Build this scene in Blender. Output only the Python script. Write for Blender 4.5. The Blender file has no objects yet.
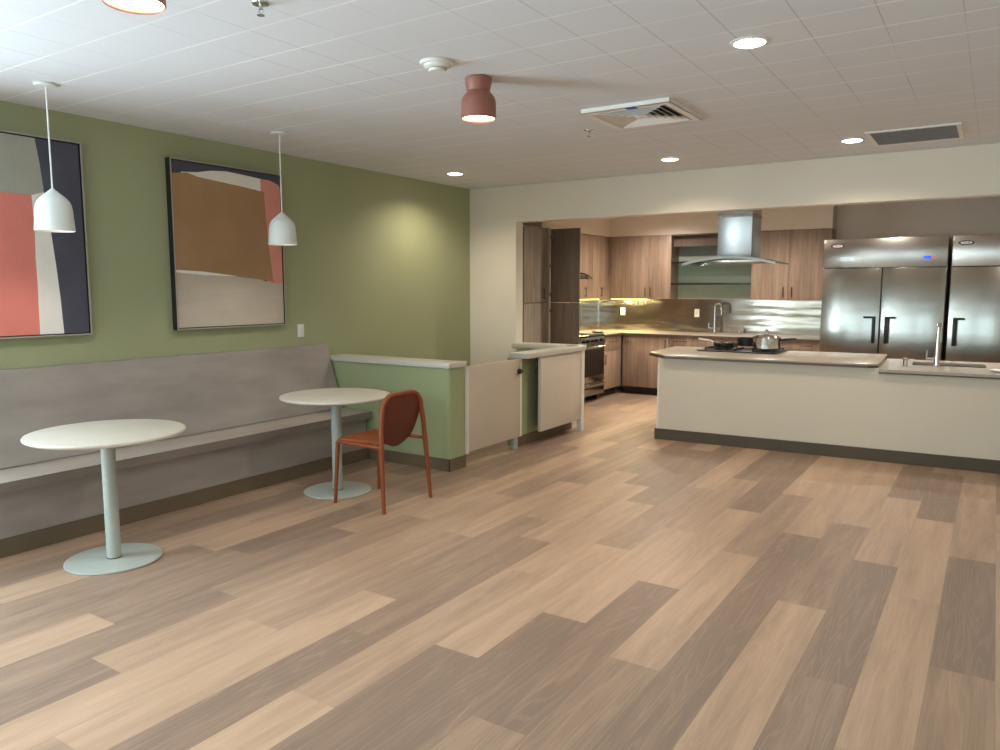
import bpy, bmesh, math, random
from mathutils import Matrix, Vector
random.seed(7)
S = bpy.context.scene
COL = S.collection
PI = math.pi
CEIL = 2.72

# ------------------------------------------------------------------ materials
def srgb(r, g, b):
    def f(c):
        c /= 255.0
        return c / 12.92 if c <= 0.04045 else ((c + 0.055) / 1.055) ** 2.4
    return (f(r), f(g), f(b), 1.0)

def mat(name, col, rough=0.5, metal=0.0, var=0.06, scale=6.0, stretch=(1, 1, 1), bump=0.0, bscale=40.0, spec=0.5,
        emit=None, estr=0.0, bstretch=None, coat=0.0):
    m = bpy.data.materials.new(name)
    m.use_nodes = True
    nt = m.node_tree
    b = nt.nodes['Principled BSDF']
    b.inputs['Roughness'].default_value = rough
    b.inputs['Metallic'].default_value = metal
    b.inputs['Specular IOR Level'].default_value = spec
    b.inputs['Coat Weight'].default_value = coat
    tc = nt.nodes.new('ShaderNodeTexCoord')
    mp = nt.nodes.new('ShaderNodeMapping')
    mp.inputs['Scale'].default_value = stretch
    nt.links.new(tc.outputs['Object'], mp.inputs['Vector'])
    n = nt.nodes.new('ShaderNodeTexNoise')
    n.inputs['Scale'].default_value = scale
    n.inputs['Detail'].default_value = 5
    nt.links.new(mp.outputs['Vector'], n.inputs['Vector'])
    r = nt.nodes.new('ShaderNodeValToRGB')
    c = srgb(*col)
    r.color_ramp.elements[0].position = 0.3
    r.color_ramp.elements[1].position = 0.7
    r.color_ramp.elements[0].color = tuple(x * (1 - var) for x in c[:3]) + (1,)
    r.color_ramp.elements[1].color = tuple(min(1, x * (1 + var)) for x in c[:3]) + (1,)
    nt.links.new(n.outputs['Fac'], r.inputs['Fac'])
    nt.links.new(r.outputs['Color'], b.inputs['Base Color'])
    if bump:
        mp2 = nt.nodes.new('ShaderNodeMapping')
        mp2.inputs['Scale'].default_value = bstretch or (1, 1, 1)
        nt.links.new(tc.outputs['Object'], mp2.inputs['Vector'])
        n2 = nt.nodes.new('ShaderNodeTexNoise')
        n2.inputs['Scale'].default_value = bscale
        n2.inputs['Detail'].default_value = 1.5
        nt.links.new(mp2.outputs['Vector'], n2.inputs['Vector'])
        bp = nt.nodes.new('ShaderNodeBump')
        bp.inputs['Strength'].default_value = bump
        bp.inputs['Distance'].default_value = 0.02
        nt.links.new(n2.outputs['Fac'], bp.inputs['Height'])
        nt.links.new(bp.outputs['Normal'], b.inputs['Normal'])
    if emit:
        b.inputs['Emission Color'].default_value = srgb(*emit)
        b.inputs['Emission Strength'].default_value = estr
    return m

def wood(name, c1, c2, rough=0.45, sc=(14, 14, 1.1)):
    m = bpy.data.materials.new(name)
    m.use_nodes = True
    nt = m.node_tree
    b = nt.nodes['Principled BSDF']
    b.inputs['Roughness'].default_value = rough
    tc = nt.nodes.new('ShaderNodeTexCoord')
    mp = nt.nodes.new('ShaderNodeMapping')
    mp.inputs['Scale'].default_value = sc
    nt.links.new(tc.outputs['Object'], mp.inputs['Vector'])
    n = nt.nodes.new('ShaderNodeTexNoise')
    n.inputs['Scale'].default_value = 1.0
    n.inputs['Detail'].default_value = 8
    n.inputs['Distortion'].default_value = 0.6
    nt.links.new(mp.outputs['Vector'], n.inputs['Vector'])
    mp2 = nt.nodes.new('ShaderNodeMapping')
    mp2.inputs['Scale'].default_value = tuple(s * 6 for s in sc)
    nt.links.new(tc.outputs['Object'], mp2.inputs['Vector'])
    n2 = nt.nodes.new('ShaderNodeTexNoise')
    n2.inputs['Scale'].default_value = 1.0
    n2.inputs['Detail'].default_value = 3
    nt.links.new(mp2.outputs['Vector'], n2.inputs['Vector'])
    ad = nt.nodes.new('ShaderNodeMath')
    ad.operation = 'MULTIPLY_ADD'
    nt.links.new(n2.outputs['Fac'], ad.inputs[0])
    ad.inputs[1].default_value = 0.35
    nt.links.new(n.outputs['Fac'], ad.inputs[2])
    r = nt.nodes.new('ShaderNodeValToRGB')
    r.color_ramp.elements[0].position = 0.45
    r.color_ramp.elements[1].position = 0.85
    r.color_ramp.elements[0].color = srgb(*c1)
    r.color_ramp.elements[1].color = srgb(*c2)
    nt.links.new(ad.outputs[0], r.inputs['Fac'])
    nt.links.new(r.outputs['Color'], b.inputs['Base Color'])
    return m

M = {}
M['green'] = mat('green_paint', (160, 165, 128), 0.6, var=0.03, scale=1.5, bump=0.04, bscale=220)
M['cream'] = mat('cream_paint', (228, 219, 202), 0.6, var=0.02, scale=1.5, bump=0.03, bscale=220)
M['soffit'] = mat('soffit_paint', (224, 211, 196), 0.6, var=0.02)
M['grey_green'] = mat('grey_green_paint', (150, 154, 140), 0.5, var=0.03)
M['green2'] = mat('green_paint_cool_lit', (148, 158, 118), 0.6, var=0.03, scale=1.5, bump=0.04, bscale=220)  # same green paint as the wall, with the cool light's tint in its colour
M['bench'] = mat('bench_laminate', (152, 143, 136), 0.45, var=0.16, scale=1.6, stretch=(1, 1.1, 4.5))
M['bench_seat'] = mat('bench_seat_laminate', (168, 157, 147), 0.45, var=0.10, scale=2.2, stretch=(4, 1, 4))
M['bench_front_shade'] = mat('bench_laminate_shaded', (128, 117, 109), 0.5, var=0.08, scale=2.2, stretch=(4, 1, 4))  # bench laminate with the shade of the seat front put into the colour
M['base'] = mat('brown_vinyl_base', (102, 88, 68), 0.5, var=0.06)
M['dark_base'] = mat('dark_toe_kick', (52, 38, 30), 0.6, var=0.08)
M['cap'] = mat('grey_solid_surface', (196, 192, 180), 0.35, var=0.04, scale=60)
M['gate'] = mat('beige_laminate', (192, 180, 162), 0.45, var=0.02)
M['gate2'] = mat('pale_laminate', (204, 193, 178), 0.45, var=0.02)
M['white_edge'] = mat('white_edge_band', (225, 220, 208), 0.45, var=0.02)
M['table_top'] = mat('table_laminate', (196, 190, 176), 0.4, var=0.03, scale=9)
M['table_metal'] = mat('grey_green_powder_coat', (162, 168, 160), 0.42, var=0.03, scale=30)
M['black'] = mat('black_plastic', (22, 21, 21), 0.4, var=0.1)
M['rust_shaded'] = mat('rust_shaded_back_panel', (84, 33, 12), 0.5, var=0.06, scale=30)  # same rust as the shell, darkened because the panel stands in shade
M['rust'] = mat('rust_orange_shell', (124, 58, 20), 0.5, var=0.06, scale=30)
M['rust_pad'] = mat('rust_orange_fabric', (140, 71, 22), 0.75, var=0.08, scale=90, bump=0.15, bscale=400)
M['white_metal'] = mat('white_shade_metal', (226, 230, 226), 0.45, var=0.02)
M['terracotta'] = mat('terracotta_ceramic', (150, 96, 80), 0.45, var=0.06, scale=18)
M['lamp_glow'] = mat('lamp_glow', (255, 250, 240), 0.5, emit=(255, 240, 215), estr=14)
M['soft_glow'] = mat('soft_lamp_glow', (255, 250, 245), 0.5, emit=(255, 244, 228), estr=1.0)
M['down_glow'] = mat('downlight_glow', (255, 250, 240), 0.5, emit=(255, 238, 212), estr=16)
M['strip_glow'] = mat('strip_glow', (255, 230, 160), 0.5, emit=(255, 222, 130), estr=6)
M['white_plastic'] = mat('white_plastic', (228, 226, 220), 0.4, var=0.02)
M['lit_plate'] = mat('lit_white_plate', (250, 240, 215), 0.4, var=0.02)  # white plate with the light falling on it put into the colour
M['wood'] = wood('taupe_wood', (128, 106, 90), (168, 143, 123))
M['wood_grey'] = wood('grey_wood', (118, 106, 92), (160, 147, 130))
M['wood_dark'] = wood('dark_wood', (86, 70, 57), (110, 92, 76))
M['wood_warm'] = wood('warm_wood', (132, 110, 93), (172, 147, 126))
M['steel'] = mat('brushed_steel', (178, 174, 168), 0.2, metal=1, var=0.04, scale=4, stretch=(1, 1, 60))
M['steel_door'] = mat('polished_steel_door', (186, 186, 178), 0.21, metal=1, var=0.03, scale=4, bump=0.10, bscale=1.5, bstretch=(0.7, 1, 3.6))
M['steel_head'] = mat('polished_steel_header', (186, 182, 176), 0.24, metal=1, var=0.03, scale=4, bump=0.10, bscale=1.6, bstretch=(2.4, 1, 0.8))
M['splash'] = mat('steel_backsplash', (176, 170, 158), 0.17, metal=1, var=0.04, scale=4, bump=0.5, bscale=1.4, bstretch=(1.2, 1, 4.5))
M['hood_steel'] = mat('hood_steel', (200, 203, 205), 0.32, metal=1, var=0.06, scale=1.3, stretch=(4, 4, 0.3))
M['chrome'] = mat('chrome', (205, 205, 202), 0.12, metal=1, var=0.02)
M['dark_metal'] = mat('dark_bronze_metal', (66, 55, 46), 0.35, metal=0.7, var=0.05)
M['pull'] = mat('dark_pull', (74, 60, 50), 0.35, metal=0.5, var=0.05)
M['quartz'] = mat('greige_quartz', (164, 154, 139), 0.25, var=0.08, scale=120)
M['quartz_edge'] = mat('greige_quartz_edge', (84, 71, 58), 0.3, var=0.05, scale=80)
M['island'] = mat('island_panel', (206, 196, 176), 0.5, var=0.015, scale=2)
M['black_glass'] = mat('black_glass', (10, 10, 11), 0.16, var=0.05)
M['iron'] = mat('cast_iron', (18, 18, 18), 0.5, var=0.1, scale=50)
M['vent_white'] = mat('vent_white', (236, 232, 226), 0.5, var=0.02)
M['vent_dark'] = mat('vent_dark_inside', (38, 33, 30), 0.7, var=0.05)
M['grille'] = mat('grille_grey', (168, 166, 163), 0.6, var=0.05)
M['tape'] = mat('blue_tape', (38, 92, 172), 0.6, var=0.05)
M['logo_red'] = mat('logo_dark', (36, 24, 40), 0.4, var=0.05)
M['logo_white'] = mat('logo_white', (226, 220, 216), 0.4, var=0.02)
M['blue_lcd'] = mat('blue_display', (30, 50, 220), 0.3, emit=(40, 70, 255), estr=1.6)
M['red_led'] = mat('red_indicator', (190, 60, 50), 0.3, emit=(220, 60, 50), estr=0.5)
# paint on the canvases
M['c_navy'] = mat('canvas_navy', (74, 75, 88), 0.65, var=0.12, scale=5, bump=0.1, bscale=60)
M['c_white'] = mat('canvas_white', (236, 231, 222), 0.65, var=0.03, scale=9, bump=0.1, bscale=60)
M['c_pink'] = mat('canvas_pink', (220, 146, 132), 0.65, var=0.05, scale=9, bump=0.1, bscale=60)
M['c_brown'] = mat('canvas_brown', (166, 130, 92), 0.65, var=0.09, scale=3, bump=0.1, bscale=60)
M['c_tan'] = mat('canvas_tan', (190, 178, 162), 0.65, var=0.06, scale=4, stretch=(1, 1, 3), bump=0.1, bscale=60)
M['c_coral'] = mat('canvas_coral', (222, 130, 116), 0.65, var=0.05, scale=4, bump=0.1, bscale=60)
M['c_sage'] = mat('canvas_sage', (164, 164, 151), 0.65, var=0.05, scale=4, bump=0.1, bscale=60)
M['frame_black'] = mat('frame_black', (26, 24, 26), 0.5, var=0.1)
M['frame_silver'] = mat('frame_silver', (176, 170, 162), 0.4, metal=0.3, var=0.05)

def glass_mat(name, tint, fac, rough=0.05):
    m = bpy.data.materials.new(name)
    m.use_nodes = True
    nt = m.node_tree
    nt.nodes.remove(nt.nodes['Principled BSDF'])
    out = nt.nodes['Material Output']
    t = nt.nodes.new('ShaderNodeBsdfTransparent')
    t.inputs['Color'].default_value = srgb(*tint)
    g = nt.nodes.new('ShaderNodeBsdfGlossy')
    g.inputs['Roughness'].default_value = rough
    g.inputs['Color'].default_value = srgb(232, 240, 240)
    mx = nt.nodes.new('ShaderNodeMixShader')
    mx.inputs['Fac'].default_value = fac
    nt.links.new(t.outputs[0], mx.inputs[1])
    nt.links.new(g.outputs[0], mx.inputs[2])
    nt.links.new(mx.outputs[0], out.inputs['Surface'])
    return m
M['pane'] = glass_mat('window_glass', (245, 250, 250), 0.06, 0.02)
M['hood_glass'] = glass_mat('hood_glass', (205, 222, 222), 0.35, 0.1)
M['shelf_glass'] = glass_mat('shelf_glass', (170, 190, 182), 0.2, 0.05)
M['canopy_edge'] = mat('canopy_edge_glass', (176, 184, 182), 0.35, var=0.05)
M['island_base'] = mat('dark_brown_vinyl_base', (76, 65, 48), 0.5, var=0.06)
M['shelf_edge'] = mat('glass_edge', (30, 35, 33), 0.2)

def ceiling_mat():
    m = bpy.data.materials.new('ceiling_tiles')
    m.use_nodes = True
    nt = m.node_tree
    b = nt.nodes['Principled BSDF']
    b.inputs['Roughness'].default_value = 0.8
    b.inputs['Specular IOR Level'].default_value = 0.2
    tc = nt.nodes.new('ShaderNodeTexCoord')
    sp = nt.nodes.new('ShaderNodeSeparateXYZ')
    nt.links.new(tc.outputs['Object'], sp.inputs[0])
    def line(sock, off, width):
        a = nt.nodes.new('ShaderNodeMath'); a.operation = 'SUBTRACT'
        nt.links.new(sock, a.inputs[0]); a.inputs[1].default_value = off
        d = nt.nodes.new('ShaderNodeMath'); d.operation = 'DIVIDE'
        nt.links.new(a.outputs[0], d.inputs[0]); d.inputs[1].default_value = 0.3035
        f = nt.nodes.new('ShaderNodeMath'); f.operation = 'FRACT'
        nt.links.new(d.outputs[0], f.inputs[0])
        l = nt.nodes.new('ShaderNodeMath'); l.operation = 'LESS_THAN'
        nt.links.new(f.outputs[0], l.inputs[0]); l.inputs[1].default_value = width
        return l.outputs[0]
    ly = line(sp.outputs['Y'], 2.690, 0.036)
    lx = line(sp.outputs['X'], -0.190, 0.016)
    n = nt.nodes.new('ShaderNodeTexNoise'); n.inputs['Scale'].default_value = 1.1; n.inputs['Detail'].default_value = 3
    nt.links.new(tc.outputs['Object'], n.inputs['Vector'])
    r1 = nt.nodes.new('ShaderNodeMapRange')
    r1.inputs['From Min'].default_value = 0.35; r1.inputs['From Max'].default_value = 0.6
    r1.inputs['To Min'].default_value = 0.25; r1.inputs['To Max'].default_value = 1.0
    nt.links.new(n.outputs['Fac'], r1.inputs['Value'])
    m1 = nt.nodes.new('ShaderNodeMath'); m1.operation = 'MULTIPLY'
    nt.links.new(ly, m1.inputs[0]); nt.links.new(r1.outputs[0], m1.inputs[1])
    n3 = nt.nodes.new('ShaderNodeTexNoise'); n3.inputs['Scale'].default_value = 0.8
    mp3 = nt.nodes.new('ShaderNodeMapping'); mp3.inputs['Location'].default_value = (7, 3, 0)
    nt.links.new(tc.outputs['Object'], mp3.inputs['Vector']); nt.links.new(mp3.outputs[0], n3.inputs['Vector'])
    r3 = nt.nodes.new('ShaderNodeMapRange')
    r3.inputs['From Min'].default_value = 0.42; r3.inputs['From Max'].default_value = 0.6
    r3.inputs['To Min'].default_value = 0.1; r3.inputs['To Max'].default_value = 0.7
    nt.links.new(n3.outputs['Fac'], r3.inputs['Value'])
    m2 = nt.nodes.new('ShaderNodeMath'); m2.operation = 'MULTIPLY'
    nt.links.new(lx, m2.inputs[0]); nt.links.new(r3.outputs[0], m2.inputs[1])
    base = nt.nodes.new('ShaderNodeMix'); base.data_type = 'RGBA'
    base.inputs[6].default_value = srgb(220, 222, 226); base.inputs[7].default_value = srgb(226, 228, 232)
    nt.links.new(n.outputs['Fac'], base.inputs[0])
    mxd = nt.nodes.new('ShaderNodeMix'); mxd.data_type = 'RGBA'
    nt.links.new(m2.outputs[0], mxd.inputs[0]); nt.links.new(base.outputs[2], mxd.inputs[6])
    mxd.inputs[7].default_value = srgb(176, 168, 162)
    mxl = nt.nodes.new('ShaderNodeMix'); mxl.data_type = 'RGBA'
    nt.links.new(m1.outputs[0], mxl.inputs[0]); nt.links.new(mxd.outputs[2], mxl.inputs[6])
    mxl.inputs[7].default_value = srgb(252, 251, 250)
    nt.links.new(mxl.outputs[2], b.inputs['Base Color'])
    return m
M['ceiling'] = ceiling_mat()

def floor_mat():
    m = bpy.data.materials.new('oak_planks')
    m.use_nodes = True
    nt = m.node_tree
    b = nt.nodes['Principled BSDF']
    b.inputs['Roughness'].default_value = 0.42
    b.inputs['Specular IOR Level'].default_value = 0.45
    at = nt.nodes.new('ShaderNodeVertexColor'); at.layer_name = 'plank'
    sp = nt.nodes.new('ShaderNodeSeparateColor')
    nt.links.new(at.outputs['Color'], sp.inputs[0])
    uv = nt.nodes.new('ShaderNodeUVMap'); uv.uv_map = 'UVMap'
    su = nt.nodes.new('ShaderNodeSeparateXYZ'); nt.links.new(uv.outputs[0], su.inputs[0])
    # grain coordinates: shifted per plank by the seed channels
    off = nt.nodes.new('ShaderNodeCombineXYZ')
    def mul(sock, k):
        a = nt.nodes.new('ShaderNodeMath'); a.operation = 'MULTIPLY'
        nt.links.new(sock, a.inputs[0]); a.inputs[1].default_value = k
        return a.outputs[0]
    nt.links.new(mul(sp.outputs[1], 37.0), off.inputs[0])
    nt.links.new(mul(sp.outputs[2], 53.0), off.inputs[1])
    av = nt.nodes.new('ShaderNodeVectorMath'); av.operation = 'ADD'
    nt.links.new(uv.outputs[0], av.inputs[0]); nt.links.new(off.outputs[0], av.inputs[1])
    def noise(scale, detail, dist=0.0):
        mp = nt.nodes.new('ShaderNodeMapping'); mp.inputs['Scale'].default_value = scale
        nt.links.new(av.outputs[0], mp.inputs['Vector'])
        n = nt.nodes.new('ShaderNodeTexNoise'); n.inputs['Scale'].default_value = 1
        n.inputs['Detail'].default_value = detail; n.inputs['Distortion'].default_value = dist
        nt.links.new(mp.outputs[0], n.inputs['Vector'])
        return n.outputs['Fac']
    broad = noise((13, 1.0, 1), 4, 0.4)
    fine = noise((150, 5, 1), 3)
    # cathedral rings: bands of a stretched noise field
    ring_f = noise((9, 0.5, 1), 1.2, 0.15)
    ra = nt.nodes.new('ShaderNodeMath'); ra.operation = 'MULTIPLY'
    nt.links.new(ring_f, ra.inputs[0]); ra.inputs[1].default_value = 110
    rs = nt.nodes.new('ShaderNodeMath'); rs.operation = 'SINE'; nt.links.new(ra.outputs[0], rs.inputs[0])
    rr = nt.nodes.new('ShaderNodeMapRange')
    rr.inputs['From Min'].default_value = 0.35; rr.inputs['From Max'].default_value = 1.0
    nt.links.new(rs.outputs[0], rr.inputs['Value'])
    ramp = nt.nodes.new('ShaderNodeValToRGB')
    e = ramp.color_ramp.elements
    e[0].position = 0.0; e[0].color = srgb(128, 107, 92)
    e[1].position = 1.0; e[1].color = srgb(190, 160, 135)
    k = e.new(0.45); k.color = srgb(158, 132, 110)
    k = e.new(0.75); k.color = srgb(177, 148, 123)
    # tone + broad variation
    t1 = nt.nodes.new('ShaderNodeMath'); t1.operation = 'MULTIPLY_ADD'
    nt.links.new(broad, t1.inputs[0]); t1.inputs[1].default_value = 1.0
    t0 = nt.nodes.new('ShaderNodeMath'); t0.operation = 'SUBTRACT'
    nt.links.new(sp.outputs[0], t0.inputs[0]); t0.inputs[1].default_value = 0.5
    nt.links.new(t0.outputs[0], t1.inputs[2])
    t2 = nt.nodes.new('ShaderNodeMath'); t2.operation = 'MULTIPLY_ADD'
    nt.links.new(fine, t2.inputs[0]); t2.inputs[1].default_value = 0.5
    t3 = nt.nodes.new('ShaderNodeMath'); t3.operation = 'SUBTRACT'
    nt.links.new(t1.outputs[0], t3.inputs[0]); t3.inputs[1].default_value = 0.25
    nt.links.new(t3.outputs[0], t2.inputs[2])
    t2.use_clamp = True
    nt.links.new(t2.outputs[0], ramp.inputs['Fac'])
    # light rings
    hi = nt.nodes.new('ShaderNodeMix'); hi.data_type = 'RGBA'
    nt.links.new(ramp.outputs['Color'], hi.inputs[6]); hi.inputs[7].default_value = srgb(200, 173, 150)
    hm = nt.nodes.new('ShaderNodeMath'); hm.operation = 'MULTIPLY'
    nt.links.new(rr.outputs[0], hm.inputs[0]); hm.inputs[1].default_value = 0.11
    nt.links.new(hm.outputs[0], hi.inputs[0])
    # thin seam between planks
    W_ = 0.229
    a1 = nt.nodes.new('ShaderNodeMath'); a1.operation = 'SUBTRACT'
    a1.inputs[0].default_value = W_; nt.links.new(su.outputs[0], a1.inputs[1])
    a2 = nt.nodes.new('ShaderNodeMath'); a2.operation = 'MINIMUM'
    nt.links.new(su.outputs[0], a2.inputs[0]); nt.links.new(a1.outputs[0], a2.inputs[1])
    a4 = nt.nodes.new('ShaderNodeMath'); a4.operation = 'LESS_THAN'
    nt.links.new(a2.outputs[0], a4.inputs[0]); a4.inputs[1].default_value = 0.0012
    seam = nt.nodes.new('ShaderNodeMix'); seam.data_type = 'RGBA'
    sm = nt.nodes.new('ShaderNodeMath'); sm.operation = 'MULTIPLY'
    nt.links.new(a4.outputs[0], sm.inputs[0]); sm.inputs[1].default_value = 0.45
    nt.links.new(sm.outputs[0], seam.inputs[0])
    nt.links.new(hi.outputs[2], seam.inputs[6]); seam.inputs[7].default_value = srgb(110, 88, 72)
    nt.links.new(seam.outputs[2], b.inputs['Base Color'])
    bp = nt.nodes.new('ShaderNodeBump'); bp.inputs['Strength'].default_value = 0.05
    nt.links.new(fine, bp.inputs['Height']); nt.links.new(bp.outputs[0], b.inputs['Normal'])
    return m
M['floor'] = floor_mat()

# ------------------------------------------------------------------ mesh helpers
class MB:
    def __init__(s):
        s.bm = bmesh.new(); s.mi = 0; s.smooth = False
    def _merge(s, b, smooth=False):
        for f in b.faces:
            f.material_index = s.mi; f.smooth = smooth
        me = bpy.data.meshes.new('tmp'); b.to_mesh(me); b.free()
        s.bm.from_mesh(me); bpy.data.meshes.remove(me)
        return s
    def box(s, x0, x1, y0, y1, z0, z1, bev=0.0, seg=2):
        b = bmesh.new()
        bmesh.ops.create_cube(b, size=1)
        for v in b.verts:
            v.co = Vector(((x0 + x1) / 2 + v.co.x * (x1 - x0), (y0 + y1) / 2 + v.co.y * (y1 - y0), (z0 + z1) / 2 + v.co.z * (z1 - z0)))
        if bev:
            bmesh.ops.bevel(b, geom=b.edges[:], offset=bev, segments=seg, profile=0.5, affect='EDGES')
        return s._merge(b, False)
    def prism(s, pts, z0, z1, axis='Z', bev=0.0):
        """pts 2-D polygon extruded between z0 and z1 along the axis (Z: pts xy, Y: pts xz, X: pts yz)"""
        b = bmesh.new()
        def P(p, h):
            return {'Z': (p[0], p[1], h), 'Y': (p[0], h, p[1]), 'X': (h, p[0], p[1])}[axis]
        lo = [b.verts.new(P(p, z0)) for p in pts]; hi = [b.verts.new(P(p, z1)) for p in pts]
        b.faces.new(lo); b.faces.new(hi)
        n = len(pts)
        for i in range(n):
            b.faces.new((lo[i], lo[(i + 1) % n], hi[(i + 1) % n], hi[i]))
        bmesh.ops.recalc_face_normals(b, faces=b.faces[:])
        if bev:
            bmesh.ops.bevel(b, geom=b.edges[:], offset=bev, segments=2, profile=0.5, affect='EDGES')
        return s._merge(b, False)
    def lathe(s, prof, c=(0, 0, 0), n=40, axis='Z', smooth=True, cap=True):
        b = bmesh.new(); rings = []
        for r, h in prof:
            ring = []
            for k in range(n):
                a = 2 * PI * k / n
                if axis == 'Z': p = (c[0] + r * math.cos(a), c[1] + r * math.sin(a), c[2] + h)
                elif axis == 'X': p = (c[0] + h, c[1] + r * math.cos(a), c[2] + r * math.sin(a))
                else: p = (c[0] + r * math.cos(a), c[1] + h, c[2] + r * math.sin(a))
                ring.append(b.verts.new(p))
            rings.append(ring)
        for i in range(len(rings) - 1):
            for k in range(n):
                b.faces.new((rings[i][k], rings[i][(k + 1) % n], rings[i + 1][(k + 1) % n], rings[i + 1][k]))
        if cap and prof[0][0] > 1e-4: b.faces.new(rings[0])
        if cap and prof[-1][0] > 1e-4: b.faces.new(rings[-1])
        bmesh.ops.remove_doubles(b, verts=b.verts[:], dist=1e-5)
        bmesh.ops.recalc_face_normals(b, faces=b.faces[:])
        return s._merge(b, smooth)
    def cyl(s, c, r, h, axis='Z', n=32, bev=0.0):
        p = [(r, 0), (r, h)] if not bev else [(r - bev, 0), (r, bev), (r, h - bev), (r - bev, h)]
        return s.lathe(p, c, n, axis)
    def tube(s, pts, r, n=12, closed=False):
        b = bmesh.new(); pts = [Vector(p) for p in pts]; rings = []; N = len(pts)
        rr = r if isinstance(r, (list, tuple)) else [r] * N
        up = None
        for i, p in enumerate(pts):
            if closed: d = (pts[(i + 1) % N] - pts[i - 1]).normalized()
            else: d = (pts[min(i + 1, N - 1)] - pts[max(i - 1, 0)]).normalized()
            if up is None:
                up = Vector((0, 0, 1)) if abs(d.z) < 0.9 else Vector((0, 1, 0))
            u = (up - d * up.dot(d)).normalized(); w = d.cross(u); up = u
            rings.append([b.verts.new(p + (u * math.cos(2 * PI * k / n) + w * math.sin(2 * PI * k / n)) * rr[i]) for k in range(n)])
        for i in range(N if closed else N - 1):
            A = rings[i]; B = rings[(i + 1) % N]
            for k in range(n):
                b.faces.new((A[k], A[(k + 1) % n], B[(k + 1) % n], B[k]))
        if not closed:
            b.faces.new(rings[0]); b.faces.new(rings[-1])
        bmesh.ops.recalc_face_normals(b, faces=b.faces[:])
        return s._merge(b, True)
    def xform(s, m):
        bmesh.ops.transform(s.bm, matrix=m, verts=s.bm.verts[:]); return s
    def mat(s, i):
        s.mi = i; return s

def smooth_by_angle(me, ang=28):
    me.update()
    b = bmesh.new(); b.from_mesh(me)
    lim = math.radians(ang)
    for e in b.edges:
        if len(e.link_faces) == 2:
            e.smooth = e.calc_face_angle(0) < lim
    for f in b.faces: f.smooth = True
    b.to_mesh(me); b.free()

def world_loc(o):
    v = Vector(o.location)
    while o.parent:
        o = o.parent; v += Vector(o.location)
    return v

def obj(name, mb, mats, parent=None, label=None):
    """link a world-space mesh as ONE object; its origin is moved to the base of its own box"""
    me = bpy.data.meshes.new(name)
    mb.bm.normal_update()
    mb.bm.to_mesh(me); mb.bm.free()
    for mm in (mats if isinstance(mats, (list, tuple)) else [mats]): me.materials.append(mm)
    smooth_by_angle(me)
    co = [v.co for v in me.vertices]
    lo = Vector((min(c.x for c in co), min(c.y for c in co), min(c.z for c in co)))
    hi = Vector((max(c.x for c in co), max(c.y for c in co), max(c.z for c in co)))
    org = Vector(((lo.x + hi.x) / 2, (lo.y + hi.y) / 2, lo.z))
    me.transform(Matrix.Translation(-org))
    o = bpy.data.objects.new(name, me)
    COL.objects.link(o)
    o.location = org
    if parent:
        o.parent = parent
        o.location = org - world_loc(parent)
    if label: o['label'] = label
    return o

def thing(name, label, cat, loc, group=None):
    o = bpy.data.objects.new(name, None)
    COL.objects.link(o); o.location = loc; o.empty_display_size = 0.1
    o['label'] = label; o['category'] = cat
    if group: o['group'] = group
    return o

def tag(o, label, cat, group=None):
    o['label'] = label; o['category'] = cat
    if group: o['group'] = group
    return o

def struct(name, mb, mats, parent=None):
    o = obj(name, mb, mats, parent)
    if not parent: o['kind'] = 'structure'
    return o

def struct_world(name, mb, mats):
    """structure whose object space is world space (for tile layouts)"""
    me = bpy.data.meshes.new(name); mb.bm.to_mesh(me); mb.bm.free()
    for mm in (mats if isinstance(mats, (list, tuple)) else [mats]): me.materials.append(mm)
    o = bpy.data.objects.new(name, me); COL.objects.link(o); o['kind'] = 'structure'
    return o

def dup(root, delta, label=None):
    r = root.copy(); COL.objects.link(r); r.location = Vector(root.location) + Vector(delta)
    if label: r['label'] = label
    for ch in list(root.children):
        c = ch.copy(); COL.objects.link(c); c.parent = r
        for g in list(ch.children):
            d = g.copy(); COL.objects.link(d); d.parent = c
    return r

# ------------------------------------------------------------------ the room
XL = -5.28      # dining left wall face
YB = 7.44       # dining back wall face
YK = 11.10      # kitchen back wall face
XR = 2.6; YR = -1.8
XKL = -5.35

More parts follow.
